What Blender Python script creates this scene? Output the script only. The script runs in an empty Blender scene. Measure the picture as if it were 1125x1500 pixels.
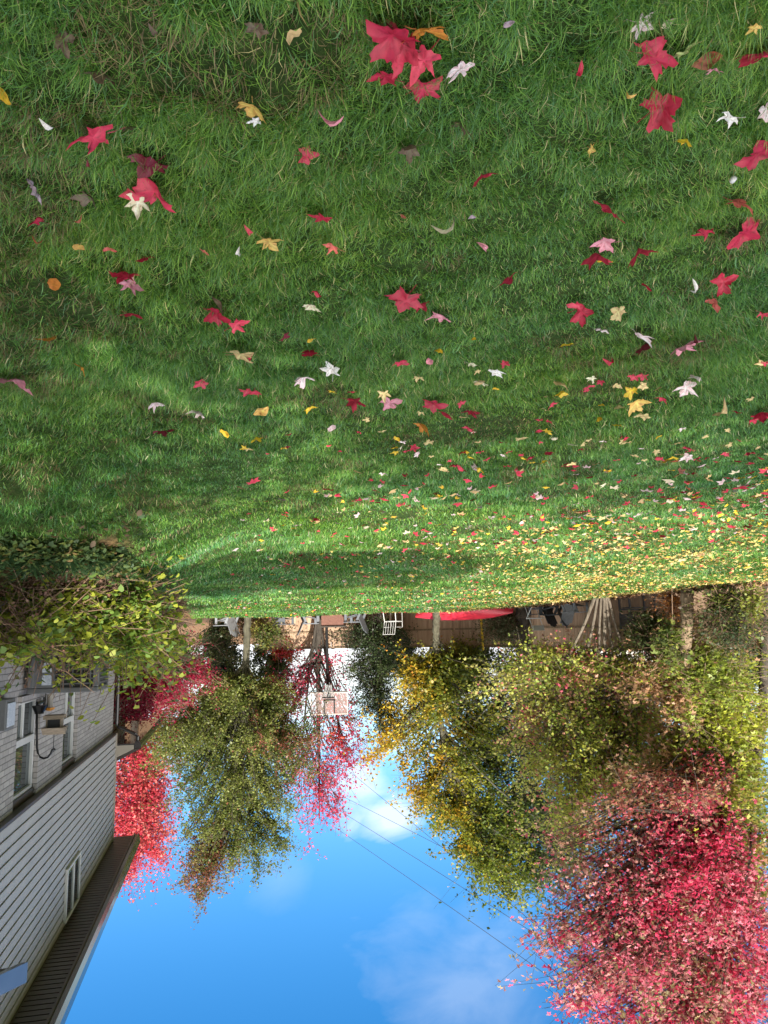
import bpy, math, random
import numpy as np
from mathutils import Vector, Matrix
random.seed(7); rng = np.random.default_rng(7)
S = bpy.context.scene
COL = S.collection

# ------------------------------------------------------------------ camera
FPX, HZ, ROLL = 1083.0, 940.0, 0.026
EYE = np.array([0, 0, 1.5])
_p = math.atan((HZ - 750) / FPX); _a = math.atan(ROLL)
F = np.array([0, -math.cos(_p), -math.sin(_p)])
_U = np.array([0, math.sin(_p), -math.cos(_p)]); _R = np.array([1.0, 0, 0])
RX = _R * math.cos(_a) - _U * math.sin(_a); UX = _U * math.cos(_a) + _R * math.sin(_a)
cam = bpy.data.objects.new('camera', bpy.data.cameras.new('camera')); COL.objects.link(cam)
m = Matrix.Identity(4)
for i in range(3):
    m[i][0], m[i][1], m[i][2], m[i][3] = RX[i], UX[i], -F[i], EYE[i]
cam.matrix_world = m
cam.data.sensor_fit = 'VERTICAL'; cam.data.sensor_height = 36; cam.data.lens = FPX / 1500 * 36
cam.data.clip_end = 3000; cam.data.clip_start = 0.05
S.camera = cam

def ray(px, py): return F + RX * (px - 562.5) / FPX + UX * (750 - py) / FPX
def at(px, py, Y):
    d = ray(px, py); return EYE + d * (Y / -d[1])

# ------------------------------------------------------------------ terrain
EX = np.array([-40, -12, -7, 0, 3.3, 5.85, 7.28, 8.6, 14, 24, 60.]); EY = np.array([27.5, 27.5, 27, 26.5, 26, 22, 18.6, 17.0, 12, 7, -6])
def edgeY(X): return np.interp(X, EX, EY)
def sm(t): t = np.clip(t, 0, 1); return t * t * (3 - 2 * t)
HC = np.array([-5.648, -15.6, 0.0]); W = np.array([-0.21545, -0.97651, 0]); NW = np.array([0.97651, -0.21545, 0])
def ground(X, Y):
    X = np.asarray(X, float); Y = np.asarray(Y, float)
    b = np.interp(Y, [-30, 4, 10, 16.5, 27, 40], [0, 0, .12, .34, .5, .5])
    b = b + 0.02 * np.sin(X * 1.3 + Y * .7) + 0.015 * np.sin(Y * 2.1 - X * .9)
    e = Y - edgeY(X) - 1.6 * sm((X - 3) / 4)           # beyond the lawn the ground drops away
    lo = np.interp(X, [0, 6, 12], [0.24, .22, .2])
    b = b + (lo - b) * sm(e / 0.7)
    dn = (X - HC[0]) * NW[0] + (-Y - HC[1]) * NW[1]    # a planted bank against the house
    du = -((X - HC[0]) * W[0] + (-Y - HC[1]) * W[1])
    bank = sm((2.7 - dn) / 2.6) * sm((du + 3) / 3) * sm((Y - 4.6) / 3.2) * sm((15.5 - Y) / 4)
    return b + (1.0 - b) * bank
def gpt(px, py):                                        # where a line of sight meets the ground
    d = ray(px, py); lo, hi = 0.8, 60.0
    ts = np.linspace(lo, hi, 1500); P = EYE + d[None] * ts[:, None]
    under = P[:, 2] < ground(P[:, 0], -P[:, 1])
    k = int(np.argmax(under)) if under.any() else -1
    return P[k]

_ph = rng.uniform(0, 6.28, (12,)); _dr = rng.uniform(0, 6.28, (12,))
def wob(x, y, s, k0=0):                                 # smooth pseudo noise in about -1..1
    r = 0
    for k in range(6):
        j = (k + k0) % 12; q = s * (0.6 + 0.33 * k)
        r = r + np.sin(x * q * np.cos(_dr[j]) + y * q * np.sin(_dr[j]) + _ph[j] + 1.7 * np.sin(y * q * .6 + _ph[(j + 3) % 12]))
    return r / 3.2

# ------------------------------------------------------------------ mesh helpers
class MB:
    def __init__(s, f=None): s.v = []; s.f = []; s.fn = f
    def add(s, vs, fs):
        o = len(s.v); s.v += [s.fn(*v) if s.fn else tuple(v) for v in vs]; s.f += [tuple(i + o for i in q) for q in fs]; return s
    def box(s, a, b):
        x0, y0, z0 = [min(p, q) for p, q in zip(a, b)]; x1, y1, z1 = [max(p, q) for p, q in zip(a, b)]
        return s.add([(x0, y0, z0), (x1, y0, z0), (x1, y1, z0), (x0, y1, z0), (x0, y0, z1), (x1, y0, z1), (x1, y1, z1), (x0, y1, z1)],
                     [(0, 3, 2, 1), (4, 5, 6, 7), (0, 1, 5, 4), (1, 2, 6, 5), (2, 3, 7, 6), (3, 0, 4, 7)])
    def prism(s, prof, x0, x1):                          # profile in (y,z), extruded along x
        n = len(prof)
        return s.add([(x0, y, z) for y, z in prof] + [(x1, y, z) for y, z in prof],
                     [tuple(range(n))[::-1], tuple(range(n, 2 * n))] + [(i, (i + 1) % n, n + (i + 1) % n, n + i) for i in range(n)])
    def tube(s, pts, rad, n=6):
        pts = [np.array(p, float) for p in pts]
        if np.isscalar(rad): rad = [rad] * len(pts)
        vs = []
        for i, p in enumerate(pts):
            t = pts[min(i + 1, len(pts) - 1)] - pts[max(i - 1, 0)]; t = t / (np.linalg.norm(t) + 1e-9)
            u = np.cross(t, (0, 0, 1) if abs(t[2]) < .9 else (1, 0, 0)); u /= np.linalg.norm(u); w = np.cross(t, u)
            vs += [p + rad[i] * (u * math.cos(k * 2 * math.pi / n) + w * math.sin(k * 2 * math.pi / n)) for k in range(n)]
        fs = [(i * n + k, i * n + (k + 1) % n, (i + 1) * n + (k + 1) % n, (i + 1) * n + k) for i in range(len(pts) - 1) for k in range(n)]
        fs += [tuple(range(n))[::-1], tuple(range((len(pts) - 1) * n, len(pts) * n))]
        return s.add(vs, fs)
    def build(s, name, mat, parent=None, bevel=0, smooth=False):
        me = bpy.data.meshes.new(name); me.from_pydata([tuple(map(float, v)) for v in s.v], [], s.f); me.update()
        import bmesh
        bm = bmesh.new(); bm.from_mesh(me); bmesh.ops.recalc_face_normals(bm, faces=bm.faces); bm.to_mesh(me); bm.free()
        if smooth: me.polygons.foreach_set('use_smooth', [True] * len(me.polygons))
        return link(name, me, mat, parent, bevel)
def link(name, me, mat, parent=None, bevel=0):
    o = bpy.data.objects.new(name, me); COL.objects.link(o)
    if mat: me.materials.append(mat)
    if parent: o.parent = parent
    if bevel:
        b = o.modifiers.new('bevel', 'BEVEL'); b.width = bevel; b.segments = 2; b.limit_method = 'ANGLE'
    return o
def npmesh(name, V, faces_per, n_inst, col=None):
    """V (n_inst, k, 3); faces_per: list of index tuples inside one instance."""
    k = V.shape[1]; me = bpy.data.meshes.new(name)
    me.vertices.add(n_inst * k); me.vertices.foreach_set('co', V.reshape(-1).astype(np.float32))
    loops = np.concatenate([np.array(f) for f in faces_per]); sizes = np.array([len(f) for f in faces_per])
    base = (np.arange(n_inst) * k)[:, None]
    L = (loops[None] + base).reshape(-1).astype(np.int32)
    st = np.concatenate([[0], np.cumsum(sizes)[:-1]]); nl = len(loops)
    LS = (st[None] + (np.arange(n_inst) * nl)[:, None]).reshape(-1).astype(np.int32)
    me.loops.add(len(L)); me.loops.foreach_set('vertex_index', L)
    me.polygons.add(len(LS)); me.polygons.foreach_set('loop_start', LS)
    me.update(calc_edges=True)
    if col is not None:                                   # (n_inst,3) or (n_inst,k,3)
        if col.ndim == 2: col = np.repeat(col[:, None, :], k, 1)
        c4 = np.ones((n_inst * k, 4), np.float32); c4[:, :3] = col.reshape(-1, 3)
        a = me.attributes.new('tint', 'FLOAT_COLOR', 'POINT'); a.data.foreach_set('color', c4.reshape(-1))
    return me
def tag(o, label=None, cat=None, group=None, kind=None):
    if label: o['label'] = label
    if cat: o['category'] = cat
    if group: o['group'] = group
    if kind: o['kind'] = kind
    return o
def thing(name, label, cat, loc=(0, 0, 0), rotz=0.0, group=None):
    o = bpy.data.objects.new(name, None); COL.objects.link(o); o.empty_display_size = .2
    o.location = [float(v) for v in loc]; o.rotation_euler = (0, 0, rotz); return tag(o, label, cat, group)
def dup(root, loc, rotz, label, group=None):
    r = root.copy(); COL.objects.link(r); r.location = [float(v) for v in loc]; r.rotation_euler = (0, 0, rotz); r['label'] = label
    if group: r['group'] = group
    for ch in list(root.children):
        c = ch.copy(); COL.objects.link(c); c.parent = r
        for g in list(ch.children):
            d = g.copy(); COL.objects.link(d); d.parent = c
    return r

# ------------------------------------------------------------------ materials
class NT:
    def __init__(s, name):
        s.m = bpy.data.materials.new(name); s.m.use_nodes = True; s.t = s.m.node_tree; s.t.nodes.clear()
        s.out = s.n('ShaderNodeOutputMaterial')
    def n(s, ty, **kw):
        x = s.t.nodes.new(ty)
        for k, v in kw.items():
            if k in x.inputs: x.inputs[k].default_value = v
            else: setattr(x, k, v)
        return x
    def l(s, a, b): s.t.links.new(a, b)
def ramp(nt, fac, stops):
    r = nt.n('ShaderNodeValToRGB'); e = r.color_ramp.elements
    while len(e) < len(stops): e.new(.5)
    for q, (p, c) in zip(e, stops): q.position = p; q.color = (*c, 1)
    nt.l(fac, r.inputs[0]); return r.outputs[0]
def plain(name, c, c2=None, rough=.6, scale=8.0, bump=0.0, metal=0.0, stretch=(1, 1, 1), spec=.5, detail=5):
    nt = NT(name); b = nt.n('ShaderNodeBsdfPrincipled', Roughness=rough, Metallic=metal)
    b.inputs['Specular IOR Level'].default_value = spec
    tc = nt.n('ShaderNodeTexCoord'); mp = nt.n('ShaderNodeMapping'); mp.inputs['Scale'].default_value = stretch
    nz = nt.n('ShaderNodeTexNoise', Scale=scale, Detail=detail, Roughness=.6)
    nt.l(tc.outputs['Object'], mp.inputs[0]); nt.l(mp.outputs[0], nz.inputs['Vector'])
    c2 = c2 or tuple(v * .75 for v in c)
    nt.l(ramp(nt, nz.outputs[0], [(.3, c2), (.7, c)]), b.inputs['Base Color'])
    if bump:
        bp = nt.n('ShaderNodeBump', Strength=bump, Distance=.02); nt.l(nz.outputs[0], bp.inputs['Height']); nt.l(bp.outputs[0], b.inputs['Normal'])
    nt.l(b.outputs[0], nt.out.inputs[0]); return nt.m
def leafmat(name, trans=.4, gloss=.06, rough=.35, mottle=False):
    nt = NT(name); at_ = nt.n('ShaderNodeAttribute', attribute_name='tint')
    d = nt.n('ShaderNodeBsdfDiffuse'); t = nt.n('ShaderNodeBsdfTranslucent'); g = nt.n('ShaderNodeBsdfGlossy', Roughness=rough)
    src = at_.outputs['Color']
    if mottle:                                             # brown spots and fading of their own shape
        tc = nt.n('ShaderNodeTexCoord'); oi = nt.n('ShaderNodeObjectInfo'); va = nt.n('ShaderNodeVectorMath', operation='ADD'); nt.l(tc.outputs['Object'], va.inputs[0]); nt.l(oi.outputs['Random'], va.inputs[1])
        nz = nt.n('ShaderNodeTexNoise', Scale=5.5, Detail=6, Roughness=.65); nt.l(va.outputs[0], nz.inputs['Vector'])
        mx = nt.n('ShaderNodeMix', data_type='RGBA', blend_type='MULTIPLY'); mx.inputs[0].default_value = 1; nt.l(src, mx.inputs[6]); nt.l(ramp(nt, nz.outputs[0], [(.30, (.45, .38, .34)), (.42, (.88, .85, .84)), (.58, (1, 1, 1)), (.72, (1.0, 1.12, 1.1))]), mx.inputs[7]); src = mx.outputs[2]
    nt.l(src, d.inputs[0]); nt.l(src, t.inputs[0]); g.inputs[0].default_value = (1, 1, 1, 1)
    m1 = nt.n('ShaderNodeMixShader', Fac=trans); nt.l(d.outputs[0], m1.inputs[1]); nt.l(t.outputs[0], m1.inputs[2])
    m2 = nt.n('ShaderNodeMixShader', Fac=gloss); nt.l(m1.outputs[0], m2.inputs[1]); nt.l(g.outputs[0], m2.inputs[2])
    nt.l(m2.outputs[0], nt.out.inputs[0]); return nt.m
M = dict(
    leaf=leafmat('foliage', .50, .025, .5), grass=leafmat('grass_blade', .32, .022, .4), fallen=leafmat('fallen_leaf', .18, .03, .45, True),
    bark=plain('bark_grey', (.20, .165, .125), (.07, .055, .04), .9, 6, .9, stretch=(3, 3, .6)),
    barko=plain('bark_olive', (.125, .115, .075), (.05, .046, .03), .9, 6, .9, stretch=(3, 3, .6)),
    barkd=plain('bark_dark', (.085, .07, .055), (.03, .025, .02), .9, 7, .9, stretch=(3, 3, .6)),
    barkt=plain('bark_tan', (.34, .25, .16), (.15, .10, .06), .9, 6, .9, stretch=(4, 4, .6)),
    twig=plain('twig_brown', (.25, .155, .10), (.12, .075, .05), .85, 9),
    siding=plain('vinyl_siding', (.43, .412, .395), (.37, .355, .345), .5, 3, .05),
    white=plain('white_vinyl', (.64, .64, .63), (.55, .55, .55), .4, 4),
    brown=plain('brown_aluminium', (.065, .048, .045), (.05, .038, .036), .38, 2),
    beige=plain('beige_trim', (.42, .37, .31), (.36, .32, .27), .5, 3),
    gutter=plain('gutter_brown', (.045, .037, .037), (.035, .03, .03), .10, 2, spec=.8),
    black=plain('black_iron', (.012, .012, .013), None, .4, 20),
    acgrey=plain('condenser_grey', (.13, .135, .145), (.11, .115, .12), .45, 5),
    acdark=plain('condenser_grille', (.02, .021, .024), None, .5, 12),
    sticker=plain('label_paper', (.62, .66, .74), (.35, .4, .5), .5, 60),
    shingle=plain('roof_shingle', (.09, .075, .065), (.05, .04, .035), .9, 30, .4),
    cedar=plain('weathered_cedar', (.33, .27, .20), (.17, .13, .09), .8, 14, .4, stretch=(1, 1, 6)),
    orange=plain('orange_plastic', (.75, .30, .02), None, .4, 6),
    chair=plain('grey_poly_board', (.16, .175, .20), (.13, .145, .165), .55, 12),
    chairl=plain('pale_grey_board', (.30, .32, .34), (.24, .25, .27), .55, 12),
    chaird=plain('dark_grey_board', (.035, .042, .052), (.028, .033, .042), .5, 12),
    whitem=plain('white_metal', (.52, .52, .51), (.5, .5, .49), .45, 12),
    pit=plain('rust_brick', (.20, .095, .07), (.12, .055, .04), .85, 25, .3),
    canoe=plain('red_fibreglass', (.60, .035, .06), (.40, .02, .04), .35, 3, stretch=(1, 1, 1)),
    canoein=plain('canoe_inside', (.05, .02, .02), None, .6, 6),
    yellow=plain('yellow_paint', (.75, .50, .02), (.6, .38, .02), .45, 8),
    board=plain('pale_acrylic', (.56, .47, .42), (.48, .40, .36), .3, 3),
    net=plain('white_cord', (.35, .35, .35), None, .8, 30),
    wire=plain('cable_dark', (.09, .09, .10), None, .6, 10),
    stucco=plain('cream_stucco', (.62, .60, .55), (.5, .48, .44), .85, 12, .2),
    glove=plain('slate_roof', (.14, .14, .15), None, .8, 20),
)
def fence_mat():
    nt = NT('fence_boards'); b = nt.n('ShaderNodeBsdfPrincipled', Roughness=.85)
    tc = nt.n('ShaderNodeTexCoord'); mp = nt.n('ShaderNodeMapping'); mp.inputs['Scale'].default_value = (7, 7, .45)
    nz = nt.n('ShaderNodeTexNoise', Scale=1.6, Detail=6); nt.l(tc.outputs['Object'], mp.inputs[0]); nt.l(mp.outputs[0], nz.inputs['Vector'])
    nt.l(ramp(nt, nz.outputs[0], [(.25, (.34, .21, .135)), (.75, (.58, .42, .29))]), b.inputs['Base Color'])
    nt.l(b.outputs[0], nt.out.inputs[0]); return nt.m
M['fence'] = fence_mat()
def brick_mat():
    nt = NT('pale_brick'); b = nt.n('ShaderNodeBsdfPrincipled', Roughness=.88)
    tc = nt.n('ShaderNodeTexCoord'); sp = nt.n('ShaderNodeSeparateXYZ'); ad = nt.n('ShaderNodeMath', operation='ADD'); cb = nt.n('ShaderNodeCombineXYZ')
    nt.l(tc.outputs['Object'], sp.inputs[0]); nt.l(sp.outputs[0], ad.inputs[0]); nt.l(sp.outputs[1], ad.inputs[1])
    nt.l(ad.outputs[0], cb.inputs[0]); nt.l(sp.outputs[2], cb.inputs[1])
    br = nt.n('ShaderNodeTexBrick', Scale=1.0); br.offset = .5
    br.inputs['Brick Width'].default_value = .20; br.inputs['Row Height'].default_value = .064
    br.inputs['Mortar Size'].default_value = .0055; br.inputs['Mortar Smooth'].default_value = .3; br.inputs['Bias'].default_value = 0
    br.inputs['Color1'].default_value = (.50, .465, .445, 1); br.inputs['Color2'].default_value = (.36, .335, .325, 1); br.inputs['Mortar'].default_value = (.20, .19, .185, 1)
    nt.l(cb.outputs[0], br.inputs['Vector'])
    nz = nt.n('ShaderNodeTexNoise', Scale=38, Detail=5); nt.l(tc.outputs['Object'], nz.inputs['Vector'])
    mx = nt.n('ShaderNodeMix', data_type='RGBA', blend_type='MULTIPLY'); mx.inputs[0].default_value = .55
    nt.l(br.outputs[0], mx.inputs[6]); nt.l(ramp(nt, nz.outputs[0], [(.3, (.62, .6, .6)), (.7, (1, 1, 1))]), mx.inputs[7])
    nt.l(mx.outputs[2], b.inputs['Base Color'])
    bp = nt.n('ShaderNodeBump', Strength=.8, Distance=.012); bp.invert = True; nt.l(br.outputs[1], bp.inputs['Height']); nt.l(bp.outputs[0], b.inputs['Normal'])
    nt.l(b.outputs[0], nt.out.inputs[0]); return nt.m
M['brick'] = brick_mat()
def glass_mat():
    nt = NT('window_glass'); g = nt.n('ShaderNodeBsdfGlossy', Roughness=.02); d = nt.n('ShaderNodeBsdfDiffuse')
    g.inputs[0].default_value = (.85, .9, .9, 1); d.inputs[0].default_value = (.035, .045, .05, 1)
    fr = nt.n('ShaderNodeFresnel', IOR=1.55); mx = nt.n('ShaderNodeMixShader')
    nt.l(fr.outputs[0], mx.inputs[0]); nt.l(d.outputs[0], mx.inputs[1]); nt.l(g.outputs[0], mx.inputs[2]); nt.l(mx.outputs[0], nt.out.inputs[0]); return nt.m
M['glass'] = glass_mat()
def ground_mat():
    nt = NT('soil_and_litter'); b = nt.n('ShaderNodeBsdfPrincipled', Roughness=.95); b.inputs['Specular IOR Level'].default_value = .1
    a = nt.n('ShaderNodeAttribute', attribute_name='lawn'); tc = nt.n('ShaderNodeTexCoord')
    n1 = nt.n('ShaderNodeTexNoise', Scale=9, Detail=8, Roughness=.7); n2 = nt.n('ShaderNodeTexNoise', Scale=26, Detail=6, Roughness=.7)
    nt.l(tc.outputs['Object'], n1.inputs['Vector']); nt.l(tc.outputs['Object'], n2.inputs['Vector'])
    ca = ramp(nt, n1.outputs[0], [(.3, (.018, .035, .010)), (.55, (.035, .065, .016)), (.75, (.07, .075, .028))])
    cbb = ramp(nt, n2.outputs[0], [(.32, (.05, .03, .018)), (.5, (.17, .095, .05)), (.68, (.34, .21, .10))])
    mx = nt.n('ShaderNodeMix', data_type='RGBA'); nt.l(a.outputs['Fac'], mx.inputs[0]); nt.l(cbb, mx.inputs[6]); nt.l(ca, mx.inputs[7])
    nt.l(mx.outputs[2], b.inputs['Base Color'])
    bp = nt.n('ShaderNodeBump', Strength=.9, Distance=.03); nt.l(n2.outputs[0], bp.inputs['Height']); nt.l(bp.outputs[0], b.inputs['Normal'])
    nt.l(b.outputs[0], nt.out.inputs[0]); return nt.m

# ------------------------------------------------------------------ ground sheet
def axis(lo, hi, step, far):
    a = list(np.arange(lo, hi + 1e-6, step)); s = step
    b = [];  x = hi
    while x < far: s *= 1.35; x += s; b.append(x)
    c = []; s = step; x = lo
    while x > -far: s *= 1.35; x -= s; c.append(x)
    return np.array(c[::-1] + a + b)
gx = axis(-14, 18, .22, 900); gy = axis(0, 32, .2, 900)
XX, YY = np.meshgrid(gx, gy); ZZ = ground(XX, YY)
nx, ny = len(gx), len(gy)
V = np.stack([XX, -YY, ZZ], -1).reshape(-1, 3)
me = bpy.data.meshes.new('ground'); idx = np.arange(nx * ny).reshape(ny, nx)
fs = np.stack([idx[:-1, :-1], idx[1:, :-1], idx[1:, 1:], idx[:-1, 1:]], -1).reshape(-1, 4)
me.from_pydata(V.tolist(), [], fs.tolist()); me.polygons.foreach_set('use_smooth', [True] * len(me.polygons))
lw = sm((edgeY(XX) - YY + .25 * wob(XX, YY, 2.0)) / .5 + .5)
dnn = (XX - HC[0]) * NW[0] + (-YY - HC[1]) * NW[1]
lw = lw * np.maximum(sm((dnn - 1.0) / .4), sm((7.0 - YY) / .8))
a = me.attributes.new('lawn', 'FLOAT', 'POINT'); a.data.foreach_set('value', lw.reshape(-1).astype(np.float32))
tag(link('ground', me, ground_mat()), kind='structure')

# ------------------------------------------------------------------ grass
def mixc(cols, wts, n): return np.array(cols)[rng.choice(len(cols), n, p=np.array(wts) / sum(wts))]
BV, BC = [], []
for y0, y1, dens, wd, ln, fo in ((1.1, 2.6, 30000, .0023, .062, .62), (2.6, 4.4, 17000, .0029, .060, .6), (4.4, 7, 8000, .0042, .058, .58), (7, 11, 3200, .0068, .058, .57),
                             (11, 17, 1150, .0115, .068, .56), (17, 28.2, 520, .019, .064, .55)):
    hw = fo * y1 + .7; n = int(dens * (y1 - y0) * 2 * hw)
    Y = rng.uniform(y0, y1, n); X = rng.uniform(-hw, hw, n); thr = rng.uniform(0, 6.28, n)
    if y1 < 8:                                            # near blades grow in tufts that splay outward
        nt_ = int(130 * (y1 - y0) * 2 * hw); tx, ty = rng.uniform(-hw, hw, nt_), rng.uniform(y0, y1, nt_); q = rng.integers(0, nt_, n); tf_ = rng.random(n) < .72
        sg_ = rng.uniform(.02, .05, nt_)[q]; ox, oy = rng.normal(0, 1, n) * sg_, rng.normal(0, 1, n) * sg_
        ta_ = rng.uniform(0, 6.28, nt_)[q]
        X = np.where(tf_, tx[q] + ox, X); Y = np.where(tf_, ty[q] + oy, Y)
        thr = np.where(tf_, np.arctan2(-oy + .03 * np.sin(ta_), ox + .03 * np.cos(ta_)) + rng.normal(0, .5, n), thr)
    k = (np.abs(X) < fo * Y + .7) & (Y < edgeY(X) + .12 + .25 * wob(X, Y, 2.0)); dn = (X - HC[0]) * NW[0] + (-Y - HC[1]) * NW[1]
    k &= (dn > 1.2 + .10 * wob(X, Y, 3)) | (Y < 6.6)
    thin = wob(X, Y, 3.1, 2) + .5 * wob(X, Y, 9, 5)
    k &= ~((thin > .92) & (rng.random(n) < .68))
    X, Y, thin, thr = X[k], Y[k], thin[k], thr[k]; n = len(X)
    Z = ground(X, Y) - .004
    flow = 3.2 * wob(X, Y, 1.1, 4) + 1.6 * wob(X, Y, 4.3, 1)
    th = np.where(rng.random(n) < (.7 if y1 < 8 else .3), thr, flow + rng.normal(0, 1.1, n))
    tall = 1 + .35 * wob(X, Y, 2.4, 7)
    L = ln * rng.uniform(.55, 1.25, n) * np.clip(tall, .5, 1.5)
    lean = np.clip(rng.normal(.80, .34, n), .1, 1.4)     # angle from upright at the root
    bend = rng.uniform(.1, .8, n)
    d0 = np.stack([np.cos(th) * np.sin(lean), np.sin(th) * np.sin(lean), np.cos(lean)], -1)
    l2 = np.clip(lean + bend, 0, 1.62); th2 = th + rng.normal(0, .3, n)
    d1 = np.stack([np.cos(th2) * np.sin(l2), np.sin(th2) * np.sin(l2), np.cos(l2)], -1)
    tw = th + rng.normal(1.57, .45, n)
    sd = np.stack([np.cos(tw), np.sin(tw), np.zeros(n)], -1) * (wd * rng.uniform(.6, 1.35, n) * np.where(rng.random(n) < .06, 1.9, 1))[:, None] * .5
    b = np.stack([X, -Y, Z], -1); mid = b + d0 * (L * .55)[:, None]; tip = mid + d1 * (L * .5)[:, None]
    BV.append(np.stack([b - sd, b + sd, mid + sd * .8, mid - sd * .8, tip], 1))
    base = mixc([(.052, .140, .022), (.082, .205, .036), (.150, .290, .052), (.085, .205, .085), (.40, .38, .20), (.16, .135, .06)],
                [.25, .32, .22, .15, .04, .02], n)
    pt = wob(X, Y, .9, 3) * .6 + wob(X, Y, 2.7, 6) * .4
    rr_ = np.hypot(X + 7.5, Y - 17.0); stripe = .6 * np.tanh(2.5 * np.sin(2 * math.pi * (rr_ + .35 * wob(X, Y, .5, 2)) / 2.2)) * sm((Y - 5.5) / 4)
    base = base * 1.20; hue = np.stack([1 + .34 * pt + .24 * stripe, 1 + .16 * pt + .16 * stripe, 1 - .15 * pt + .34 * stripe], -1)
    c = base * np.clip(hue, .5, 1.6) * rng.uniform(.8, 1.25, (n, 1))
    dry = (thin > .62) & (rng.random(n) < .35); c[dry] = np.array([.22, .17, .08]) * rng.uniform(.6, 1.2, (dry.sum(), 1))
    BC.append(np.clip(c, 0.005, .6))
BV = np.concatenate(BV); BC = np.concatenate(BC)
me = npmesh('lawn_grass', BV, [(0, 1, 2, 3), (3, 2, 4)], len(BV), BC)
tag(link('lawn_grass', me, M['grass']), 'green autumn lawn grass, long and tufted close by', 'grass', kind='stuff')
print('blades', len(BV)); del BV, BC

# ------------------------------------------------------------------ leaf builder
KITE = np.array([(0, 0, 0), (.36, .42, .10), (0, 1, -.05), (-.36, .42, .10)], float)
def rot2(P, a, s):
    c, q = math.cos(a), math.sin(a); O = P.copy(); O[:, 0] = (P[:, 0] * c - P[:, 1] * q) * s; O[:, 1] = (P[:, 0] * q + P[:, 1] * c) * s; return O
STAR = np.concatenate([rot2(KITE * (.8, 1, 1), 0, 1), rot2(KITE * (.75, 1, 1), 1.0, .85), rot2(KITE * (.75, 1, 1), -1.0, .85)])
OVAL = np.array([(0, 0, 0), (.26, .25, .06), (.30, .6, .08), (0, 1, -.06), (-.30, .6, .08), (-.26, .25, .06)], float)
SHAPES = dict(kite=(KITE, [(0, 1, 2, 3)]), star=(STAR, [(0, 1, 2, 3), (4, 5, 6, 7), (8, 9, 10, 11)]), oval=(OVAL, [(0, 1, 2, 3, 4, 5)]))
def leaves(name, P, size, col, shape, mat, parent=None, up=.6, droop=.3, org=(0, 0, 0)):
    n = len(P); T, fsx = SHAPES[shape]
    nr = rng.normal(0, 1, (n, 3)); nr[:, 2] = np.abs(nr[:, 2]) + up; nr /= np.linalg.norm(nr, axis=1, keepdims=True)
    t = rng.normal(0, 1, (n, 3)); t[:, 2] -= droop * 2; t -= nr * np.sum(t * nr, 1, keepdims=True); t /= np.linalg.norm(t, axis=1, keepdims=True) + 1e-9
    s = np.cross(t, nr)
    if np.isscalar(size): size = np.full(n, size)
    size = size * rng.uniform(.7, 1.25, n)
    V = P[:, None, :] + size[:, None, None] * (T[None, :, 0, None] * s[:, None] + T[None, :, 1, None] * t[:, None] + T[None, :, 2, None] * nr[:, None])
    me = npmesh(name, V - np.array(org), fsx, n, np.clip(col, .004, .9))
    return link(name, me, mat, parent)
def bez(a, c, b, n):
    t = np.linspace(0, 1, n)[:, None]; return a * (1 - t) ** 2 + 2 * c * t * (1 - t) + b * t * t

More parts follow.
